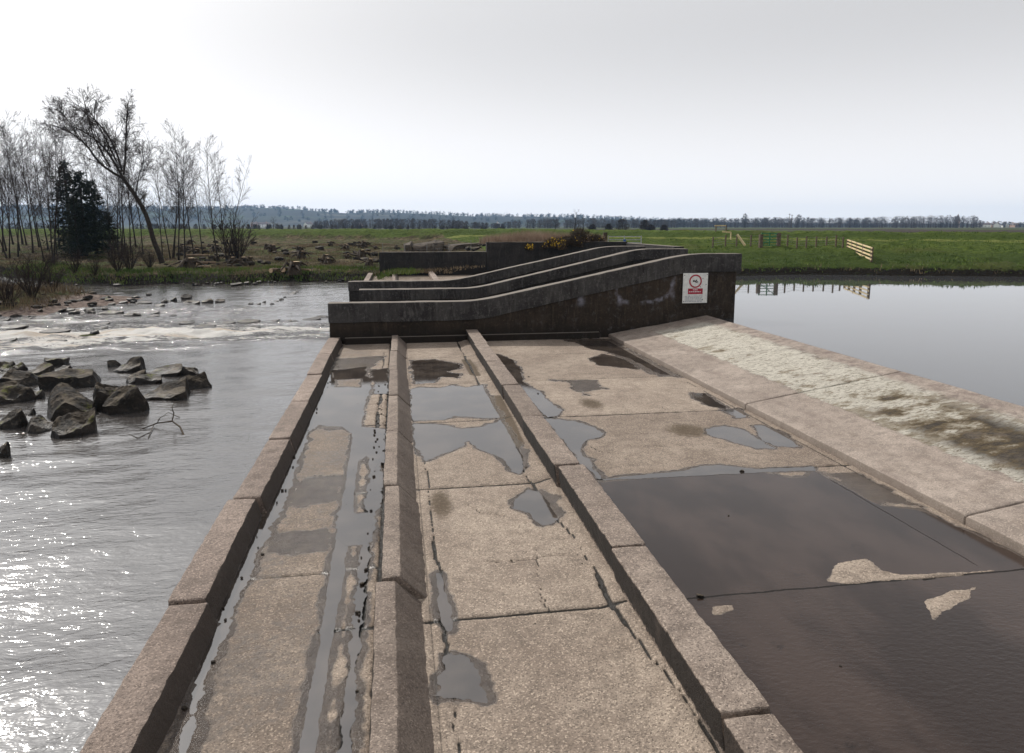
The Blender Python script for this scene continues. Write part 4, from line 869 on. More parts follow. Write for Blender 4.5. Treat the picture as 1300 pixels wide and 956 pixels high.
for (px, by, ty, kd, d, lb) in ((205, 312, 188, 2, 52, 'thin leafless tree, leftmost of the group right of the leaning tree'), (216, 318, 172, 3, 50, 'bushy multi-stemmed bare tree in the group right of the leaning tree'), (226, 321, 163, 4, 48, 'tallest bare tree of the group right of the leaning tree'),
                                (234, 319, 178, 0, 48, 'bare tree just right of the tallest one in the middle group'), (246, 316, 180, 4, 52, 'fine-twigged bare tree near the right of the middle group'), (257, 318, 186, 2, 50, 'rightmost bare tree of the middle group'),
                                (276, 323, 176, 4, 46, 'tall narrow bare tree of the last pair before the open land'), (287, 323, 190, 1, 47, 'spreading bare tree of the last pair before the open land')):
    tree_px(kd, px, by, ty, lb, None, .74, d)
# leaning tree: its main limbs measured, the rest grown
def leaning():
    D = 41.0; W_ = lambda x, y, o=0: Vector(atd(x, y, D+o)); rnd = random.Random(5)
    base = W_(204, 333); e = empty('leaning_tree', base); t = MB(); c = MB(); k = D/912
    def limb(pts, r0, r1, kids, kl, sides=7, mbx=t, st=0.15):
        P = [W_(*p)-base for p in pts]
        Q = []                                     # resample smoothly
        for i in range(len(P)-1):
            a = P[max(i-1, 0)]; b = P[i]; c_ = P[i+1]; d_ = P[min(i+2, len(P)-1)]
            for s in range(4):
                u = s/4; Q.append(.5*((2*b)+(c_-a)*u+(2*a-5*b+4*c_-d_)*u*u+(3*b-a-3*c_+d_)*u**3))
        Q.append(P[-1]); n = len(Q); R_ = [r0+(r1-r0)*(i/(n-1))**.8 for i in range(n)]
        mbx.tube(Q, R_, sides)
        for j in range(kids):
            tt = st+(1-st)*(j+rnd.random())/kids; i = min(int(tt*(n-1)), n-2); ax = (Q[i+1]-Q[i]).normalized(); pe = Matrix.Rotation(rnd.uniform(0, 6.28), 3, ax) @ ax.orthogonal().normalized()
            dd = (ax*.8+pe*rnd.uniform(.45, .9)); dd.z += .25
            grow(c, Q[i], dd, kl*.78*(1.2-.55*tt)*rnd.uniform(.6, 1.3), max(R_[i]*.40, .011), 0, rnd, .05, .95, 5, (9, 6), (4, 3, 3, 3), .12, .14, .6)
    limb([(206, 334), (202, 322), (195, 305), (188, 280), (180, 262), (168, 243), (156, 226)], .155, .10, 3, 1.6, 9, t, .5)
    limb([(157, 227), (140, 217), (125, 205), (110, 185), (92, 170), (78, 163), (64, 158)], .09, .025, 18, 2.0, 6)
    limb([(157, 227), (146, 208), (134, 190), (122, 178), (108, 168), (98, 163)], .085, .025, 14, 1.8, 6)
    limb([(155, 218), (150, 200), (142, 180), (128, 160), (115, 148), (104, 140)], .07, .02, 15, 1.9, 6)
    limb([(157, 222), (159, 200), (160, 175), (161, 150), (162, 132)], .065, .025, 20, 1.5, 6)
    limb([(140, 212, .4), (130, 195, 1.2), (118, 170, 1.6), (110, 140, 1.8), (106, 125, 2)], .06, .02, 16, 1.6, 5)
    limb([(148, 205), (132, 172), (120, 150), (122, 128)], .05, .02, 14, 1.4, 5)
    limb([(172, 250), (176, 225), (182, 205), (180, 188)], .04, .015, 16, 1.3, 5)
    limb([(110, 186, -.5), (98, 170, -1), (84, 150, -1.2), (76, 140, -1.5)], .04, .015, 18, 1.5, 5)
    t.build('trunk', M['bark'], e, True, bevel=-1); c.build('crown', M['twig'], e, False, bevel=-1)
    props(e, 'large leafless tree leaning left over the river bank with a forked spreading crown', 'tree')
leaning()
def conifer(seed, H=6.0, R=1.6):
    rnd = random.Random(seed); e = empty('conifer'); t = MB(); t.tube([(0, 0, -.2), (0, 0, H*.5), (0, 0, H)], [.14, .09, .02], 7); t.build('trunk', M['bark'], e, True, bevel=-1); c = MB()
    n = 260
    for i in range(n):
        z = H*(.05+.93*(i+rnd.random())/n); rr = R*(1-z/H)**.7*rnd.uniform(.45, 1.3)+.12; a = rnd.uniform(0, 6.28); p0 = Vector((0, 0, z)); d = Vector((math.cos(a), math.sin(a), rnd.uniform(-.25, .15)))
        tip = p0+d*rr+Vector((0, 0, .12*rr)); c.tube([p0, tip], [.02, .006], 3); s = Vector((-math.sin(a), math.cos(a), 0))
        for k in range(int(9+16*rr/R)):
            u = rnd.uniform(.25, 1.05); q = p0.lerp(tip, u)+Vector((0, 0, rnd.uniform(-.10, .06))); w = rnd.uniform(.12, .26); v1 = (s*rnd.uniform(-1, 1)+d*rnd.uniform(.1, .8)+Vector((0, 0, rnd.uniform(-.7, .1)))).normalized(); v2 = v1.cross(Vector((rnd.random(), rnd.random(), rnd.random()))).normalized()
            c.poly([q-v2*.022, q+v1*w*.6+v2*.04, q+v1*w, q+v1*w*.5-v2*.045])
    c.build('crown', M['needles'], e, False, bevel=-1); return e
con = conifer(3)
for i, (px, by, ty, d, sxy, lb) in enumerate(((90, 305, 190, 56, .95, 'tallest dark evergreen, left one of the clump in the copse'), (108, 306, 200, 54, 1.0, 'broad dark evergreen in the middle of the clump'), (122, 304, 212, 56, .95, 'right-hand dark evergreen of the clump'), (98, 305, 228, 52, 1.0, 'low dark evergreen in front of the clump'), (140, 304, 255, 58, .9, 'small ragged evergreen at the right of the clump'))):
    o = tree_px(con, px, by, ty, lb, None, sxy, d, H0=6.0)
# scrubby bushes
def bush(seed, H=2.0, n=26, mat='twig', flowers=0):
    rnd = random.Random(seed); e = empty('shrub'); c = MB()
    for i in range(n):
        a = rnd.uniform(0, 6.28); sp = rnd.uniform(.1, .75); grow(c, (math.cos(a)*.1, math.sin(a)*.1, -.05), (math.cos(a)*sp, math.sin(a)*sp, 1), H*rnd.uniform(.55, 1), .02, 0, rnd, .12, .6, 4, (6, 4), (4, 3, 3, 3), .2, .14, .42)
    c.build('branches', M[mat], e, False, bevel=-1); return e
bsh = bush(9)
def put_bush(src, x, y, H, lb, grp=None, sxy=1.0, z=None):
    o = src if not src.get('used', 0) else copy_tree(src); src['used'] = 1
    o.location = (x, y, height(x, y) if z is None else z); o.scale = (H/2*sxy, H/2*sxy, H/2); o.rotation_euler = (0, 0, random.uniform(0, 6)); props(o, lb, 'shrub', grp); return o
p = atd(301, 322, 48); put_bush(bsh, p[0], p[1], 3.2, 'twiggy bare shrub at the right end of the tree row')
for (px, py, z_, H, lb) in ((40, 372, .2, 1.9, 'dark twiggy shrub in the dead grass of the river spit'), (10, 378, .2, 1.5, 'bare twiggy shrub at the left edge of the river spit'), (66, 366, .2, 1.3, 'small twiggy shrub at the right end of the dead grass')):
    p = on(px, py, z_); put_bush(bsh, p[0], p[1], H, lb)
for (px, py, H) in ((150, 345, 1.7), (165, 342, 2.0), (95, 347, 1.4), (120, 350, 1.1), (190, 340, 1.2)):
    p = hit(px, py, 38); put_bush(bsh, p[0], p[1], H, 'low bare shrub on the far river bank, %s from the left' % {95: 'first', 120: 'second', 150: 'third', 165: 'fourth', 190: 'fifth'}[px], 'low shrubs on the far river bank')
p = atd(65, 316, 44); put_bush(bsh, p[0], p[1], 1.0, 'dense knot of twigs at the foot of a tree in the copse', None, 1.4)
# gorse: brown-green spikes with yellow flowers
def gorse(seed, W_=1.0, H=1.0, fl=.05):
    rnd = random.Random(seed); e = empty('gorse_bush'); c = MB(); f = MB()
    for i in range(1500):
        a, b = rnd.uniform(0, 6.28), rnd.random(); r = W_*math.sqrt(rnd.random())*(.8+.35*math.sin(3*a+seed)); z = H*math.sqrt(max(0, 1-(r/W_/1.2)**2))*rnd.uniform(.25, 1.0)
        q = Vector((math.cos(a)*r, math.sin(a)*r, z)); v = Vector((rnd.gauss(0, 1), rnd.gauss(0, 1), rnd.uniform(.2, 1.6))).normalized(); s = v.orthogonal().normalized()
        c.poly([q-s*.02, q+s*.02, q+v*rnd.uniform(.12, .3)])
        if z > H*.35 and rnd.random() < fl:
            for k in range(2):
                t = q+v*rnd.uniform(.02, .15); d = .035; f.poly([t+Vector((-d, 0, 0)), t+Vector((0, -d*.6, -d)), t+Vector((d, 0, 0)), t+Vector((0, d*.6, d))])
    c.build('foliage', M['gorse_leaf'], e, bevel=-1); f.build('flowers', M['gorse_flower'], e, bevel=-1)['kind'] = 'stuff'; return e
for (px, py, d, W_, H, lb) in ((706, 317, 41.6, .8, .75, 'gorse bush with yellow flowers overhanging the abutment wall'), (736, 311, 42.5, .8, 1.05, 'taller brown gorse bush beside the steel gate'), (722, 314, 42.4, .8, .7, 'low gorse bush between its two taller neighbours'), (672, 317, 41.8, .35, .35, 'tiny gorse tuft growing on the abutment wall'), (757, 312, 43, .5, .7, 'small dark gorse bush against the gate post')):
    o = gorse(len(lb)+int(px), W_, H, .10 if px in (706, 672) else .01); p = atd(px, py, d); o.location = (p[0], p[1], p[2]-.1); props(o, lb, 'gorse bush')

# ------------------------------------------------------------------ grass and reeds
def blades(name, pts, hs_, mat, label, n_per=7, w=.02, spread=.25, seed=3):
    rnd = np.random.default_rng(seed); P = np.repeat(np.array(pts), n_per, 0); n = len(P); Hh = np.repeat(np.array(hs_), n_per)*rnd.uniform(.5, 1.1, n)
    P = P+np.stack([rnd.normal(0, spread, n), rnd.normal(0, spread, n), np.zeros(n)], 1); a = rnd.uniform(0, 6.28, n); dx_ = np.stack([np.cos(a), np.sin(a), 0*a], 1)*w
    ln = np.stack([rnd.normal(0, .3, n), rnd.normal(0, .3, n), np.ones(n)], 1)*Hh[:, None]
    V = np.stack([P-dx_, P+dx_, P+ln], 1).reshape(-1, 3); F_ = np.arange(3*n).reshape(-1, 3); me = npmesh(name, V, F_, smooth=False)
    return props(link(name, me, M[mat]), label, None, None, 'stuff')
def scatter(n, x0, x1, y0, y1, cond, seed):
    r = np.random.default_rng(seed); X = r.uniform(x0, x1, n); Y = r.uniform(y0, y1, n); Z, a, b, c, d, e, f, g = land(X, Y); k = cond(X, Y, Z, a, b, c, d, e, f); return np.stack([X, Y, Z-.02], 1)[k]
pts = scatter(16000, -30, 5, 38, 70, lambda X, Y, Z, ir, isp, ip, ld, pr, lf: (ir > .5) & (lf > .5) & (fbm(X*.5, Y*.5, 77) > .0), 1)
blades('dead_grass', pts, np.full(len(pts), .16), 'dead_grass', 'dead grass tufts on the rough far bank', 5, .022, .3)
pts = scatter(9000, -30, 3, 38, 50, lambda X, Y, Z, ir, isp, ip, ld, pr, lf: (ir > .1) & (ir < 2.6), 2); blades('bank_grass', pts, np.full(len(pts), .22), 'grass_blade', 'green grass fringe along the far river bank', 6, .02, .2)
pts = scatter(5200, -34, -11.5, 25, 46, lambda X, Y, Z, ir, isp, ip, ld, pr, lf: (isp > .9) & (X < -13.2+.6*fbm(Y, Y*0, 5)), 3); blades('reeds', pts, np.full(len(pts), .42), 'dead_grass', 'pale dead grass and reeds on the river spit', 8, .014, .2)
pts = scatter(26000, 10, 70, 18, 62, lambda X, Y, Z, ir, isp, ip, ld, pr, lf: (ip > .2) & (lf < .5), 4); blades('green_grass', pts, .03+.14*sst(-.2, .5, fbm(pts[:, 0]*.5, pts[:, 1]*.5, 88)), 'grass_blade', 'short green grass on the berm above the pond', 3, .03, .3)
pts = scatter(2500, 10, 60, 20, 45, lambda X, Y, Z, ir, isp, ip, ld, pr, lf: (ip > .0) & (ip < .7) & (lf < .5), 5); blades('bank_weeds', pts, np.full(len(pts), .26), 'dead_grass', 'withered weeds hanging along the pond bank', 6, .015, .2)
r = np.random.default_rng(9); X = r.uniform(5.2, 12.5, 900); Y = r.uniform(41.6, 44.5, 900); blades('dead_reeds', np.stack([X, Y, np.full(900, 1.75)], 1), np.interp(X, [5, 8, 12.5], [.5, .85, .6]), 'pale_reed', 'mass of dead brown reeds behind the abutment wall', 9, .012, .15)

# ------------------------------------------------------------------ rubble, logs, stumps on the felled land
def log(px, py, z_, L, r, rz, lb, grp=None):
    p = hit(px, py, 38); e = empty('felled_log', (p[0], p[1], p[2]+r*.8), rz); m = MB(); m.tube([(-L/2, 0, 0), (-L/6, .03, .02), (L/6, -.02, .01), (L/2, 0, 0)], [r, r*.95, r*.9, r*.85], 9); m.build('trunk', M['cut_log'], e, True, bevel=-1)
    m = MB()
    for x, rr in ((-L/2-.003, r), (L/2+.003, r*.85)): m.poly([(x, rr*math.cos(k*.698), rr*math.sin(k*.698)) for k in range(9)])
    m.build('cut_end', M['cut_end'], e, bevel=-1); props(e, lb, 'log', grp)
for a in ((348, 346, .4, .7, .13, 1.2, 'short thick felled log, leftmost of the log pile near the water'), (361, 345, .4, .6, .14, 1.5, 'felled log in the middle of the log pile near the water'), (385, 346, .4, .9, .08, -.4, 'thin felled log at the right of the log pile near the water'),
          (250, 341, .5, 1.5, .09, .1, 'thin pale felled log lying below the last tree pair'), (262, 336, .6, 1.1, .10, .4, 'short pale felled log right of the tree stump'), (250, 326, .8, 1.8, .08, -.2, 'long thin log lying at the foot of the tree pair')): log(*a)
def stump(px, py, z_, s, lb, grp=None):
    p = hit(px, py, 38); e = empty('tree_stump', (p[0], p[1], p[2])); r = random.Random(int(px)); m = MB()
    m.tube([(0, 0, -.1), (0, 0, .25*s), (.05*s, 0, .5*s)], [.42*s, .26*s, .2*s], 9)
    for k in range(7): a = r.uniform(0, 6.28); m.tube([(0, 0, .2*s), (math.cos(a)*.4*s, math.sin(a)*.4*s, r.uniform(.1, .5)*s), (math.cos(a)*.75*s, math.sin(a)*.7*s, r.uniform(-.05, .4)*s)], [.12*s, .07*s, .02*s], 5)
    m.build('root_plate', M['stump_dark'], e, True, bevel=-1); m = MB(); m.poly([(.05*s+.2*s*math.cos(k*.785), .2*s*math.sin(k*.785), .503*s) for k in range(8)]); m.build('cut_face', M['cut_end'], e, bevel=-1); props(e, lb, 'tree stump', grp)
stump(374, 348, .4, 1.3, 'big dark upturned stump in the log pile near the water'); stump(241, 341, .5, 1.2, 'dark upturned stump with torn reddish wood below the trees')
for i in range(26):
    px = random.uniform(225, 480); py = random.uniform(309, 338); stump(px, py, .95, random.uniform(.5, 1.1), 'weathered stump or root left on the felled rough land', 'stumps scattered over the felled land')
for i in range(110):
    px = random.uniform(200, 480) if i < 85 else random.uniform(500, 618); py = random.uniform(308, 342) if i < 85 else random.uniform(312, 318); p = hit(px, py, 40); s = random.uniform(.08, .30)
    o = place_rock('rubble_lump', rm[i % 6], p[0], p[1], height(p[0], p[1])+s*.25, s*1.2, s, s*.7, random.uniform(0, 6), M['rubble'] if i % 4 else M['shore_stone']); props(o, 'lump of rubble lying on the rough felled land', 'rubble', 'rubble lumps on the felled land')
for (px, py, w, h, lb) in ((520, 317, 12, 14, 'dark heap of spoil behind the low abutment wall, leftmost'), (543, 319, 40, 14, 'wide grey heap of rubble behind the low abutment wall'), (553, 318, 10, 15, 'dark pointed heap on top of the grey rubble'), (590, 319, 46, 9, 'long low heap of stones behind the low abutment wall')):
    p = atd(px, py, 55); k = 55/900; me = rockmesh(700+px); o = place_rock('spoil_heap', me, p[0], p[1], height(p[0], p[1])-.1, w*k*.6, 1.0, h*k*1.35+.1, 0, M['rubble']); props(o, lb, 'heap')
r = random.Random(5); m = MB()
for i in range(160):
    X_, Y_ = r.choice([(r.gauss(-.215, .02), r.uniform(8.3, 15.5)), (r.gauss(-.34, .03), r.uniform(4, 13)), (r.gauss(-1.3, .05), r.uniform(4, 16)), (r.gauss(1.5, .05), r.uniform(4, 10))][:4]); s = r.uniform(.003, .009) if X_ > .2 else r.uniform(.005, .015); m.box(-s, s, -s*.7, s*.7, 0, s*1.1, r.uniform(0, 6), (X_, Y_, .003))
props(m.build('debris', M['dark_debris']), 'scattered dark bits of leaf and grit on the deck', None, None, 'stuff')
def pebble(px, py, s, lb, mat='rubble', z_=0.0):
    p = on(px, py, z_); o = place_rock('pebble', rm[int(px) % 6], p[0], p[1], z_+s*.15, s*.55, s*.45, s*.4, px, M[mat]); props(o, lb, 'pebble')
for a in ((889, 758, .05, 'black stone at the end of the slab joint beside the tall kerb', 'dark_debris'), (671, 479, .035, 'dark pebble in the wide lane near the tall kerb', 'dark_debris'), (683, 500, .035, 'dark pebble on the wide lane beside the kerb puddle', 'dark_debris'), (728, 495, .03, 'dark pebble by the damp patch of the wide lane', 'dark_debris'),
          (649, 712, .02, 'small dark pebble in the hairline crack of the central lane', 'dark_debris'), (679, 793, .018, 'small dark pebble on the near slab of the central lane', 'dark_debris'), (487, 590, .06, 'dark clod of silt against the middle kerb', 'dark_debris'), (942, 599, .05, 'flat pebble in the joint puddle of the wide lane', 'rubble'),
          (925, 655, .02, 'white fleck of shell lying in the sheet of water', 'white_plate'), (1067, 846, .015, 'yellowish pebble in the near sheet of water', 'new_timber')): pebble(*a)

# ------------------------------------------------------------------ fences and gates across the pond
def post(m, p, h, w=.10, lean=0): m.bar((p[0], p[1], p[2]-.2), (p[0]+lean, p[1], p[2]+h), w)
wf = empty('post_and_wire_fence'); props(wf, 'post and wire stock fence along the foot of the embankment', 'fence')
PP = [(905, 310), (921, 311), (935, 311), (953, 311), (965.5, 312), (988, 312), (999.5, 312), (1011.5, 312), (1023.5, 312), (1036, 312), (1049, 312), (1061, 312), (1070, 311)]
tops = []
for i, (px, py) in enumerate(PP):
    d = 45; p = atd(px, py, d); z = height(p[0], p[1]); big = i in (4, 5); hh = (.82 if big else .72); m = MB(); post(m, (p[0], p[1], z), hh, .2 if big else .075); m.build('post', M['old_timber'], wf); tops.append((p[0], p[1], z, hh))
m = MB()
for i in range(len(tops)-1):
    if i == 4: continue
    a, b = tops[i], tops[i+1]
    for f in (.25, .45, .65, .9): m.bar((a[0], a[1], a[2]+a[3]*f), (b[0], b[1], b[2]+b[3]*f), .012)
m.build('wires', M['wire'], wf)
a, b = tops[4], tops[5]; g = empty('field_gate', ((a[0]+b[0])/2, (a[1]+b[1])/2, a[2])); m = MB(); L = .88*math.hypot(b[0]-a[0], b[1]-a[1])/2; rz = math.atan2(b[1]-a[1], b[0]-a[0]); g.rotation_euler = (0, 0, rz)
for z in (.15, .32, .5, .68, .88): m.bar((-L, 0, z), (L, 0, z), .05)
m.build('rails', M['green_paint'], g); m = MB()
for x in (-L, L, 0): m.bar((x, .03, .1), (x, .03, .93), .06)
m.bar((-L, .03, .15), (L, .03, .88), .04); m.build('frame', M['green_paint'], g); m = MB(); m.box(-L, L, .045, .06, .1, .9); 
props(g, 'green five-bar field gate in the wire fence below the embankment', 'gate')
# steel gate on the abutment
a = atd(771, 311, 45); b = atd(814, 311, 45); z = 1.35; g = empty('field_gate', ((a[0]+b[0])/2, (a[1]+b[1])/2, z)); g.rotation_euler = (0, 0, math.atan2(b[1]-a[1], b[0]-a[0])); L = math.hypot(b[0]-a[0], b[1]-a[1])/2
m = MB()
for q in (.25, .42, .60, .80): m.bar((-L*.95, 0, q), (L, 0, q), .045)
m.build('rails', M['grey_steel'], g); m = MB()
for x in (-L*.95, 0, L): m.bar((x, .03, .2), (x, .03, .85), .05)
m.build('uprights', M['grey_steel'], g); m = MB(); m.box(-.07, .09, -.06, -.035, .36, .62); m.build('latch_plate', M['blue_plastic'], g); props(g, 'galvanised steel field gate with a blue plate, beside the gorse', 'gate')
m = MB(); m.box(-.11, .11, -.11, .11, -.6, 1.1); o = m.build('gate_post', M['stump_dark'], bevel=.01); o.location = (atd(768, 311, 45)[0], atd(768, 311, 45)[1], 1.3); props(o, 'thick dark gate post between the gorse and the steel gate', 'post')
# new timber rail fence running down to the pond
rf = empty('rail_fence'); props(rf, 'new pale timber rail fence running down the bank to the pond', 'fence'); A_ = atd(1076, 312, 45); B_ = atd(1106, 331, 36.4); rp = []
for t in (0, .22, .45, .70, 1.0):
    x, y = A_[0]+(B_[0]-A_[0])*t, A_[1]+(B_[1]-A_[1])*t; z = 1.27-.24*t; m = MB(); m.bar((x, y, min(z, height(x, y))-.3), (x, y, z+.72), .10); m.build('post', M['old_timber'], rf); rp.append((x, y, z))
for q in (.10, .29, .48, .67):
    for i in range(4):
        a, b = rp[i], rp[i+1]; ex = 1.06 if i == 3 else 1.0; m = MB(); m.bar((a[0]-.06, a[1]-.05, a[2]+q), (a[0]-.06+(b[0]-a[0])*ex, a[1]-.05+(b[1]-a[1])*ex, a[2]+q+(b[2]-a[2])*ex), .04, .075); m.build('rail', M['new_timber'], rf)
m = MB(); a = atd(936, 297, 45); b = atd(946, 310, 44.6); m.bar((a[0], a[1], 2.28), (b[0], b[1], 1.6), .11); o = m.build('timber_brace', M['new_timber']); props(o, 'pale diagonal timber brace leaning at the wire fence', 'timber')
m = MB(); a = atd(917, 294, 62); b = atd(928, 295, 62); m.bar(a, b, .08, .12); m.bar((b[0], b[1], 1.3), tuple(b), .08); o = m.build('timber_rail', M['new_timber']); props(o, 'short pale timber rail on a post at the embankment', 'timber')
tr = empty('timber_trestle'); 
for x in (909, 922): a = atd(x, 287, 75); m = MB(); m.bar((a[0], a[1], 2.0), (a[0], a[1], a[2]+.1), .1); m.build('leg', M['old_timber'], tr)
a = atd(907.5, 286.5, 75); b = atd(922, 286.5, 75); m = MB(); m.bar(tuple(a), tuple(b), .1, .13); m.build('beam', M['new_timber'], tr); props(tr, 'small timber trestle with a pale beam on top of the embankment', 'trestle')
# wire fence behind the low abutment wall
wf2 = empty('wire_fence'); props(wf2, 'thin wire fence on slim posts behind the low abutment wall', 'fence'); q0 = None
for px in (486, 514, 542, 570, 598, 624, 650):
    p = atd(px, 318, 47); z = height(p[0], p[1]); m = MB(); m.bar((p[0], p[1], z-.1), (p[0], p[1], z+1.15), .035); m.build('post', M['wire'], wf2)
    if q0 is not None:
        m = MB()
        for f in (.2, .4, .6, .8, 1.0, 1.13): m.bar((q0[0], q0[1], q0[2]+f), (p[0], p[1], z+f), .007)
        m.build('wires', M['wire'], wf2)
    q0 = (p[0], p[1], z)

# ------------------------------------------------------------------ far country: single trees, woods, houses, hills
far = bare_tree(77, 9, 1, .04, .28, (20, 6, 5), .75, .28, .48); far['used'] = 0
for (px, by, ty, d, sxy, lb) in ((347, 290, 273, 250, 1.15, 'lone round-headed bare tree in the fields at the left'), (575, 290, 272, 240, 1.1, 'lone vase-shaped bare tree in the middle of the fields'), (705, 291, 273, 240, 1.2, 'spreading bare tree left of the tall ivy-clad one'), (730, 291, 266, 235, 1.2, 'tallest ivy-clad bare tree on the skyline'), (741, 291, 272, 238, 1.0, 'bare tree just right of the tall ivy-clad one')):
    p = atd(px, by, d); o = far if not far.get('used') else copy_tree(far); far['used'] = 1; H = (by-ty)*d/912; o.location = (p[0], p[1], .85); o.scale = (H/9*sxy, H/9*sxy, H/9); o.rotation_euler = (0, 0, px); props(o, lb, 'tree')
def clump(m, c, W_, H, n, rnd, sz, base=.15):
    """a bare crown seen from afar: many small slivers through an uneven volume plus stem"""
    m.tube([(c[0], c[1], c[2]-1), (c[0], c[1], c[2]+H*.6)], [sz*.35, sz*.15], 3); ph = rnd.uniform(0, 6.28)
    for i in range(n):
        a = rnd.uniform(0, 6.28); t = rnd.uniform(base, 1); rr = W_*(math.sin(math.pi*min(1, t*.8+.15))**.7)*(.75+.35*math.sin(a*3+ph)*rnd.random())*math.sqrt(rnd.random())
        q = Vector((c[0]+math.cos(a)*rr, c[1]+math.sin(a)*rr, c[2]+H*t*(1-.12*(rr/W_)**2))); v = Vector((rnd.gauss(0, .7), rnd.gauss(0, .7), rnd.uniform(.3, 1.4))).normalized(); s = v.orthogonal().normalized(); L = sz*rnd.uniform(.8, 2.0)
        m.poly([q-s*sz*.22, q+s*sz*.22, q+v*L])
rnd = random.Random(21)
for (px, d, W_, H, lb) in ((790, 235, 3.2, 4.0, 'dark dense thicket on the skyline right of the ivy-clad tree'), (752, 230, 1.6, 2.2, 'low dark bush on the skyline below the ivy-clad tree'), (773, 232, 1.6, 2.4, 'small dark bush left of the dense thicket'), (818, 240, 2.2, 3.8, 'bushy tree right of the dense thicket'), (826, 236, 2.0, 2.2, 'low bush right of the dense thicket'), (843, 236, 1.7, 2.0, 'isolated dark bush at the right end of the hedge')):
    m = MB(); clump(m, (0, 0, 0), W_, H, 900, rnd, .42, .02); o = m.build('bush', M['wood_far'], bevel=-1); p = atd(px, 291, d); o.location = (p[0], p[1], .9); props(o, lb, 'bush')
def wood(name, label, mat, segs, n, per, sz, depth, jitter=.25):
    m = MB(); r = random.Random(len(label))
    for i in range(n):
        px = r.uniform(segs[0][0], segs[-1][0]); top = float(np.interp(px, [s[0] for s in segs], [s[1] for s in segs])); d = float(np.interp(px, [s[0] for s in segs], [s[2] for s in segs]))*(1+r.uniform(0, depth))
        p = atd(px, 290, d); H = max(1.5, (288.5-top)*d/912*r.uniform(1-jitter, 1+jitter*.35)+1.9); clump(m, (p[0], p[1], .6), H*r.uniform(.35, .55), H, per, r, sz*d/600, .03)
    o = m.build(name, M[mat], bevel=-1); props(o, label, None, None, 'stuff')
wood('hedgerow', 'brown hedgerow behind the embankment at the left', 'wood_far', [(-60, 284, 330), (300, 286, 330), (420, 287, 330), (640, 289, 330)], 150, 70, 1.0, .2)
wood('near_wood', 'brown birch scrub in the fields left of centre', 'wood_far', [(400, 283, 520), (430, 279.5, 520), (500, 279, 500), (560, 280, 520), (640, 286, 560)], 230, 80, .8, .3)
wood('middle_wood', 'bare woodland belt near the middle of the skyline', 'wood_far', [(640, 283, 620), (665, 280, 600), (700, 279, 600), (760, 279, 620), (860, 281, 700)], 200, 80, .8, .35)
wood('far_wood', 'long dark belt of woodland along the skyline at the right', 'wood_far', [(830, 281, 950), (900, 279, 900), (1000, 278.5, 850), (1080, 279, 850), (1140, 277, 800), (1200, 276, 760), (1235, 276, 760), (1245, 281, 820)], 620, 80, .9, .35, .3)
wood('wood_beyond', 'bare trees on the skyline at the right edge', 'wood_far', [(1235, 282, 1000), (1300, 284, 1050), (1360, 283, 1050)], 60, 60, 1.0, .3)
for (px, ty, d, W_, lb) in ((945, 274, 860, 6, 'single tree standing above the far wood, left one'), (1013, 275, 850, 7, 'round-topped tree standing above the far wood, right one')):
    m = MB(); H = (289-ty)*d/912+1.9; clump(m, (0, 0, 0), W_, H, 260, rnd, 1.4, .3); o = m.build('tree', M['wood_far'], bevel=-1); p = atd(px, 290, d); o.location = (p[0], p[1], .9); props(o, lb, 'tree')
for px, hgt in ((1001.5, 14), (1004.5, 13)):
    p = atd(px, 290, 700); m = MB(); m.tube([(0, 0, 0), (0, 0, hgt)], [.3, .22], 5); m.bar((-1.2, 0, hgt-.8), (1.2, 0, hgt-.8), .3); o = m.build('utility_pole', M['old_timber']); o.location = (p[0], p[1], .8); props(o, 'pair of slim utility poles standing above the far wood', 'pole', 'utility poles on the skyline')
# hills
def hills(name, prof, d0, dep, mat, lb):
    xs = np.linspace(prof[0][0], prof[-1][0], 300); us = np.linspace(0, 1, 26); V = []
    for u in us:
        for px in xs:
            top = float(np.interp(px, [q[0] for q in prof], [q[1] for q in prof])); d = d0+dep*u; z = 2.8+(287-top)*(d0+dep)/912; p = atd(px, 290, d)
            V.append((p[0], p[1], .5+(z-.5)*float(sst(0, 1, np.array(u)))*(1+.05*float(fbm(np.array(p[0]/160), np.array(p[1]/160), 5)))))
    me = npmesh(name, V, gridfaces(len(xs), len(us))); o = link(name, me, mat); props(o, lb, None, None, 'structure'); return o
a = N('hill_fields'); v = a.voro(.0048, out='Color', vec=a.mix(.0, a.pos, a.pos)); sv = a.sep(v); c = a.mix(a.mr(sv[0], .35, .6), (.018, .018, .012), (.032, .050, .016)); c = a.mix(a.mr(sv[1], .8, .85), c, (.06, .055, .035)); c = a.mix(a.mr(a.noise(.012, 5, .7), .42, .52), c, (.012, .012, .009)); a.col(c); M['hill'] = a.set(rough=.95, spec=.1)
HP = [(-500, 262), (-100, 263), (100, 264), (240, 266), (300, 265), (330, 264.5), (380, 266), (400, 268), (440, 271), (480, 270), (520, 271), (560, 273), (600, 275), (700, 275.5), (760, 277), (820, 280), (1000, 283.5), (1400, 284), (1900, 284)]
hills('hills', HP, 1500, 900, M['hill'], 'low hazy wooded hills along the horizon')
def ridge_wood():
    m = MB(); r = random.Random(8)
    for i in range(900):
        px = r.uniform(-250, 900); u = r.choice([1.0, 1.0, r.uniform(.3, .95)]); d = 1500+900*u; top = float(np.interp(px, [q[0] for q in HP], [q[1] for q in HP])); zt = .5+(2.8+(287-top)*2400/912-.5)*float(sst(0, 1, np.array(u)))
        p = atd(px, 290, d); H = r.uniform(5, 12); clump(m, (p[0], p[1], zt-1), H*.8, H, 26, r, 3.4, .02)
    props(m.build('hill_woods', M['wood_far_dark'], bevel=-1), 'woods and hedges on the hazy hills', None, None, 'stuff')
ridge_wood()
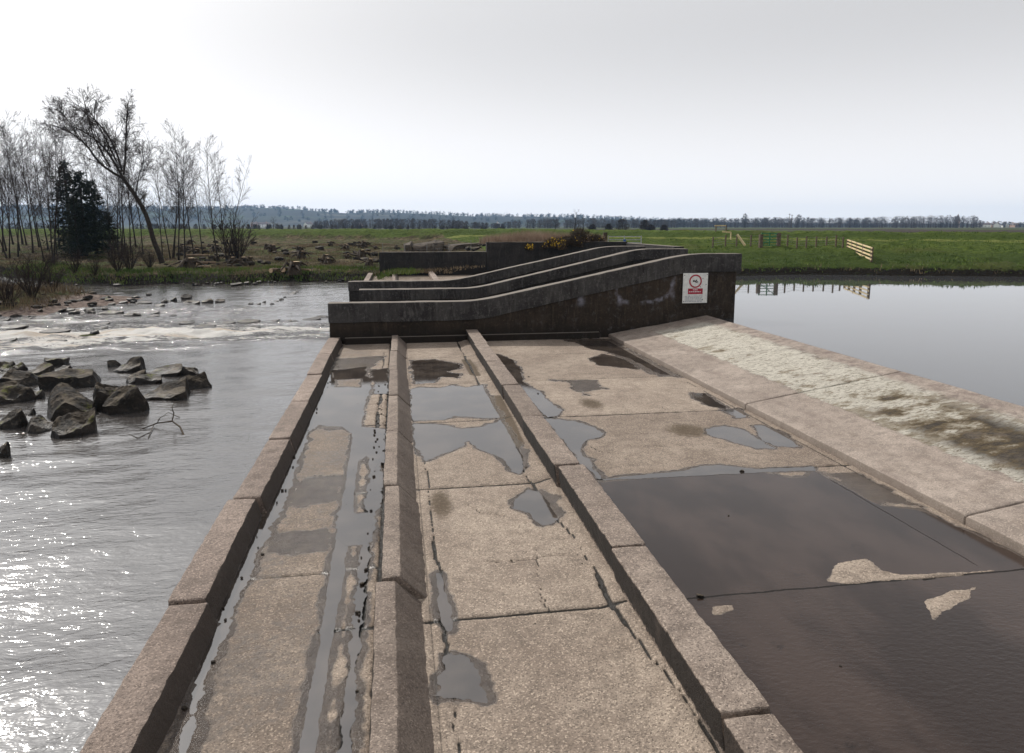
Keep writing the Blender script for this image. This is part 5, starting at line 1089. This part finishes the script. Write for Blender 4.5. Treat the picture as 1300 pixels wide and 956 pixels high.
def house(px, py, d, w, dp, h, mat, rz, lb, grp):
    p = atd(px, py, d); e = empty('house', (p[0], p[1], .8), rz); m = MB(); m.box(-w/2, w/2, -dp/2, dp/2, 0, h); m.poly([(-w/2, -dp/2, h), (-w/2, dp/2, h), (-w/2, 0, h+dp*.4)]); m.poly([(w/2, -dp/2, h), (w/2, dp/2, h), (w/2, 0, h+dp*.4)]); m.build('walls', M[mat], e, bevel=-1)
    m = MB(); k = .4; m.poly([(-w/2-.3, -dp/2-.4, h-.15), (w/2+.3, -dp/2-.4, h-.15), (w/2+.3, 0, h+dp*k+.1), (-w/2-.3, 0, h+dp*k+.1)]); m.poly([(-w/2-.3, dp/2+.4, h-.15), (w/2+.3, dp/2+.4, h-.15), (w/2+.3, 0, h+dp*k+.1), (-w/2-.3, 0, h+dp*k+.1)]); rf_ = m.build('roof', M['slate_roof'], e, bevel=-1)
    m = MB(); m.box(w*.3, w*.3+.9, -.5, .5, h+dp*k-.6, h+dp*k+1.3); m.build('chimney', M['brick_render'], rf_); m = MB()
    for x in (-.32, 0, .32):
        for z in (1.0, 3.4): m.box(x*w-.55, x*w+.55, -dp/2-.05, -dp/2-.01, z, z+1.2)
    m.build('window', M['window_glass'], e); props(e, lb, 'house', grp)
for i, (px, w, mt) in enumerate(((1241, 10, 'house_render'), (1250, 14, 'house_render'), (1259, 9, 'brick_render'), (1266, 13, 'house_render'), (1276, 11, 'house_render'), (1288, 12, 'brick_render'))): house(px, 290, 1080+17*(i % 3), w, 7, 3.2+.8*(i % 2), mt, .5*i-.9, 'small pale house of the village at the right edge of the skyline', 'houses of the village at the right')
for i, (px, w, mt) in enumerate(((323, 10, 'brick_render'), (333, 22, 'house_render'), (392, 14, 'house_render'), (456, 12, 'brick_render'), (632, 10, 'house_render'))): house(px, 290, 1150+40*(i % 3), w, 8, 5.0, mt, .4*i, 'distant house at the foot of the hazy hills', 'houses at the foot of the hills')
# church spire above the far wood
p = atd(1215, 290, 1000); e = empty('church_spire', (p[0], p[1], .8)); m = MB(); m.box(-2, 2, -2, 2, 0, 11); m.build('tower', M['brick_render'], e); m = MB()
for (x0, y0, x1, y1) in ((-2, -2, 2, -2), (2, -2, 2, 2), (2, 2, -2, 2), (-2, 2, -2, -2)): m.poly([(x0, y0, 11), (x1, y1, 11), (0, 0, 19)])
m.build('spire', M['slate_roof'], e, bevel=-1); props(e, 'slim church spire rising above the far wood at the right', 'church')

# ------------------------------------------------------------------ air
mb = MB(); mb.box(-3800, 3800, -220, 2990, -4.2, 92); o = mb.build('haze', None); hm = bpy.data.materials.new('haze'); hm.use_nodes = True; t = hm.node_tree; t.nodes.clear(); ou = t.nodes.new('ShaderNodeOutputMaterial'); pv = t.nodes.new('ShaderNodeVolumePrincipled')
pv.inputs['Color'].default_value = (.42, .66, 1.0, 1); pv.inputs['Density'].default_value = .00012; pv.inputs['Anisotropy'].default_value = .25; t.links.new(pv.outputs[0], ou.inputs['Volume']); o.data.materials.append(hm); props(o, 'thin bluish haze in the air', None, None, 'stuff')
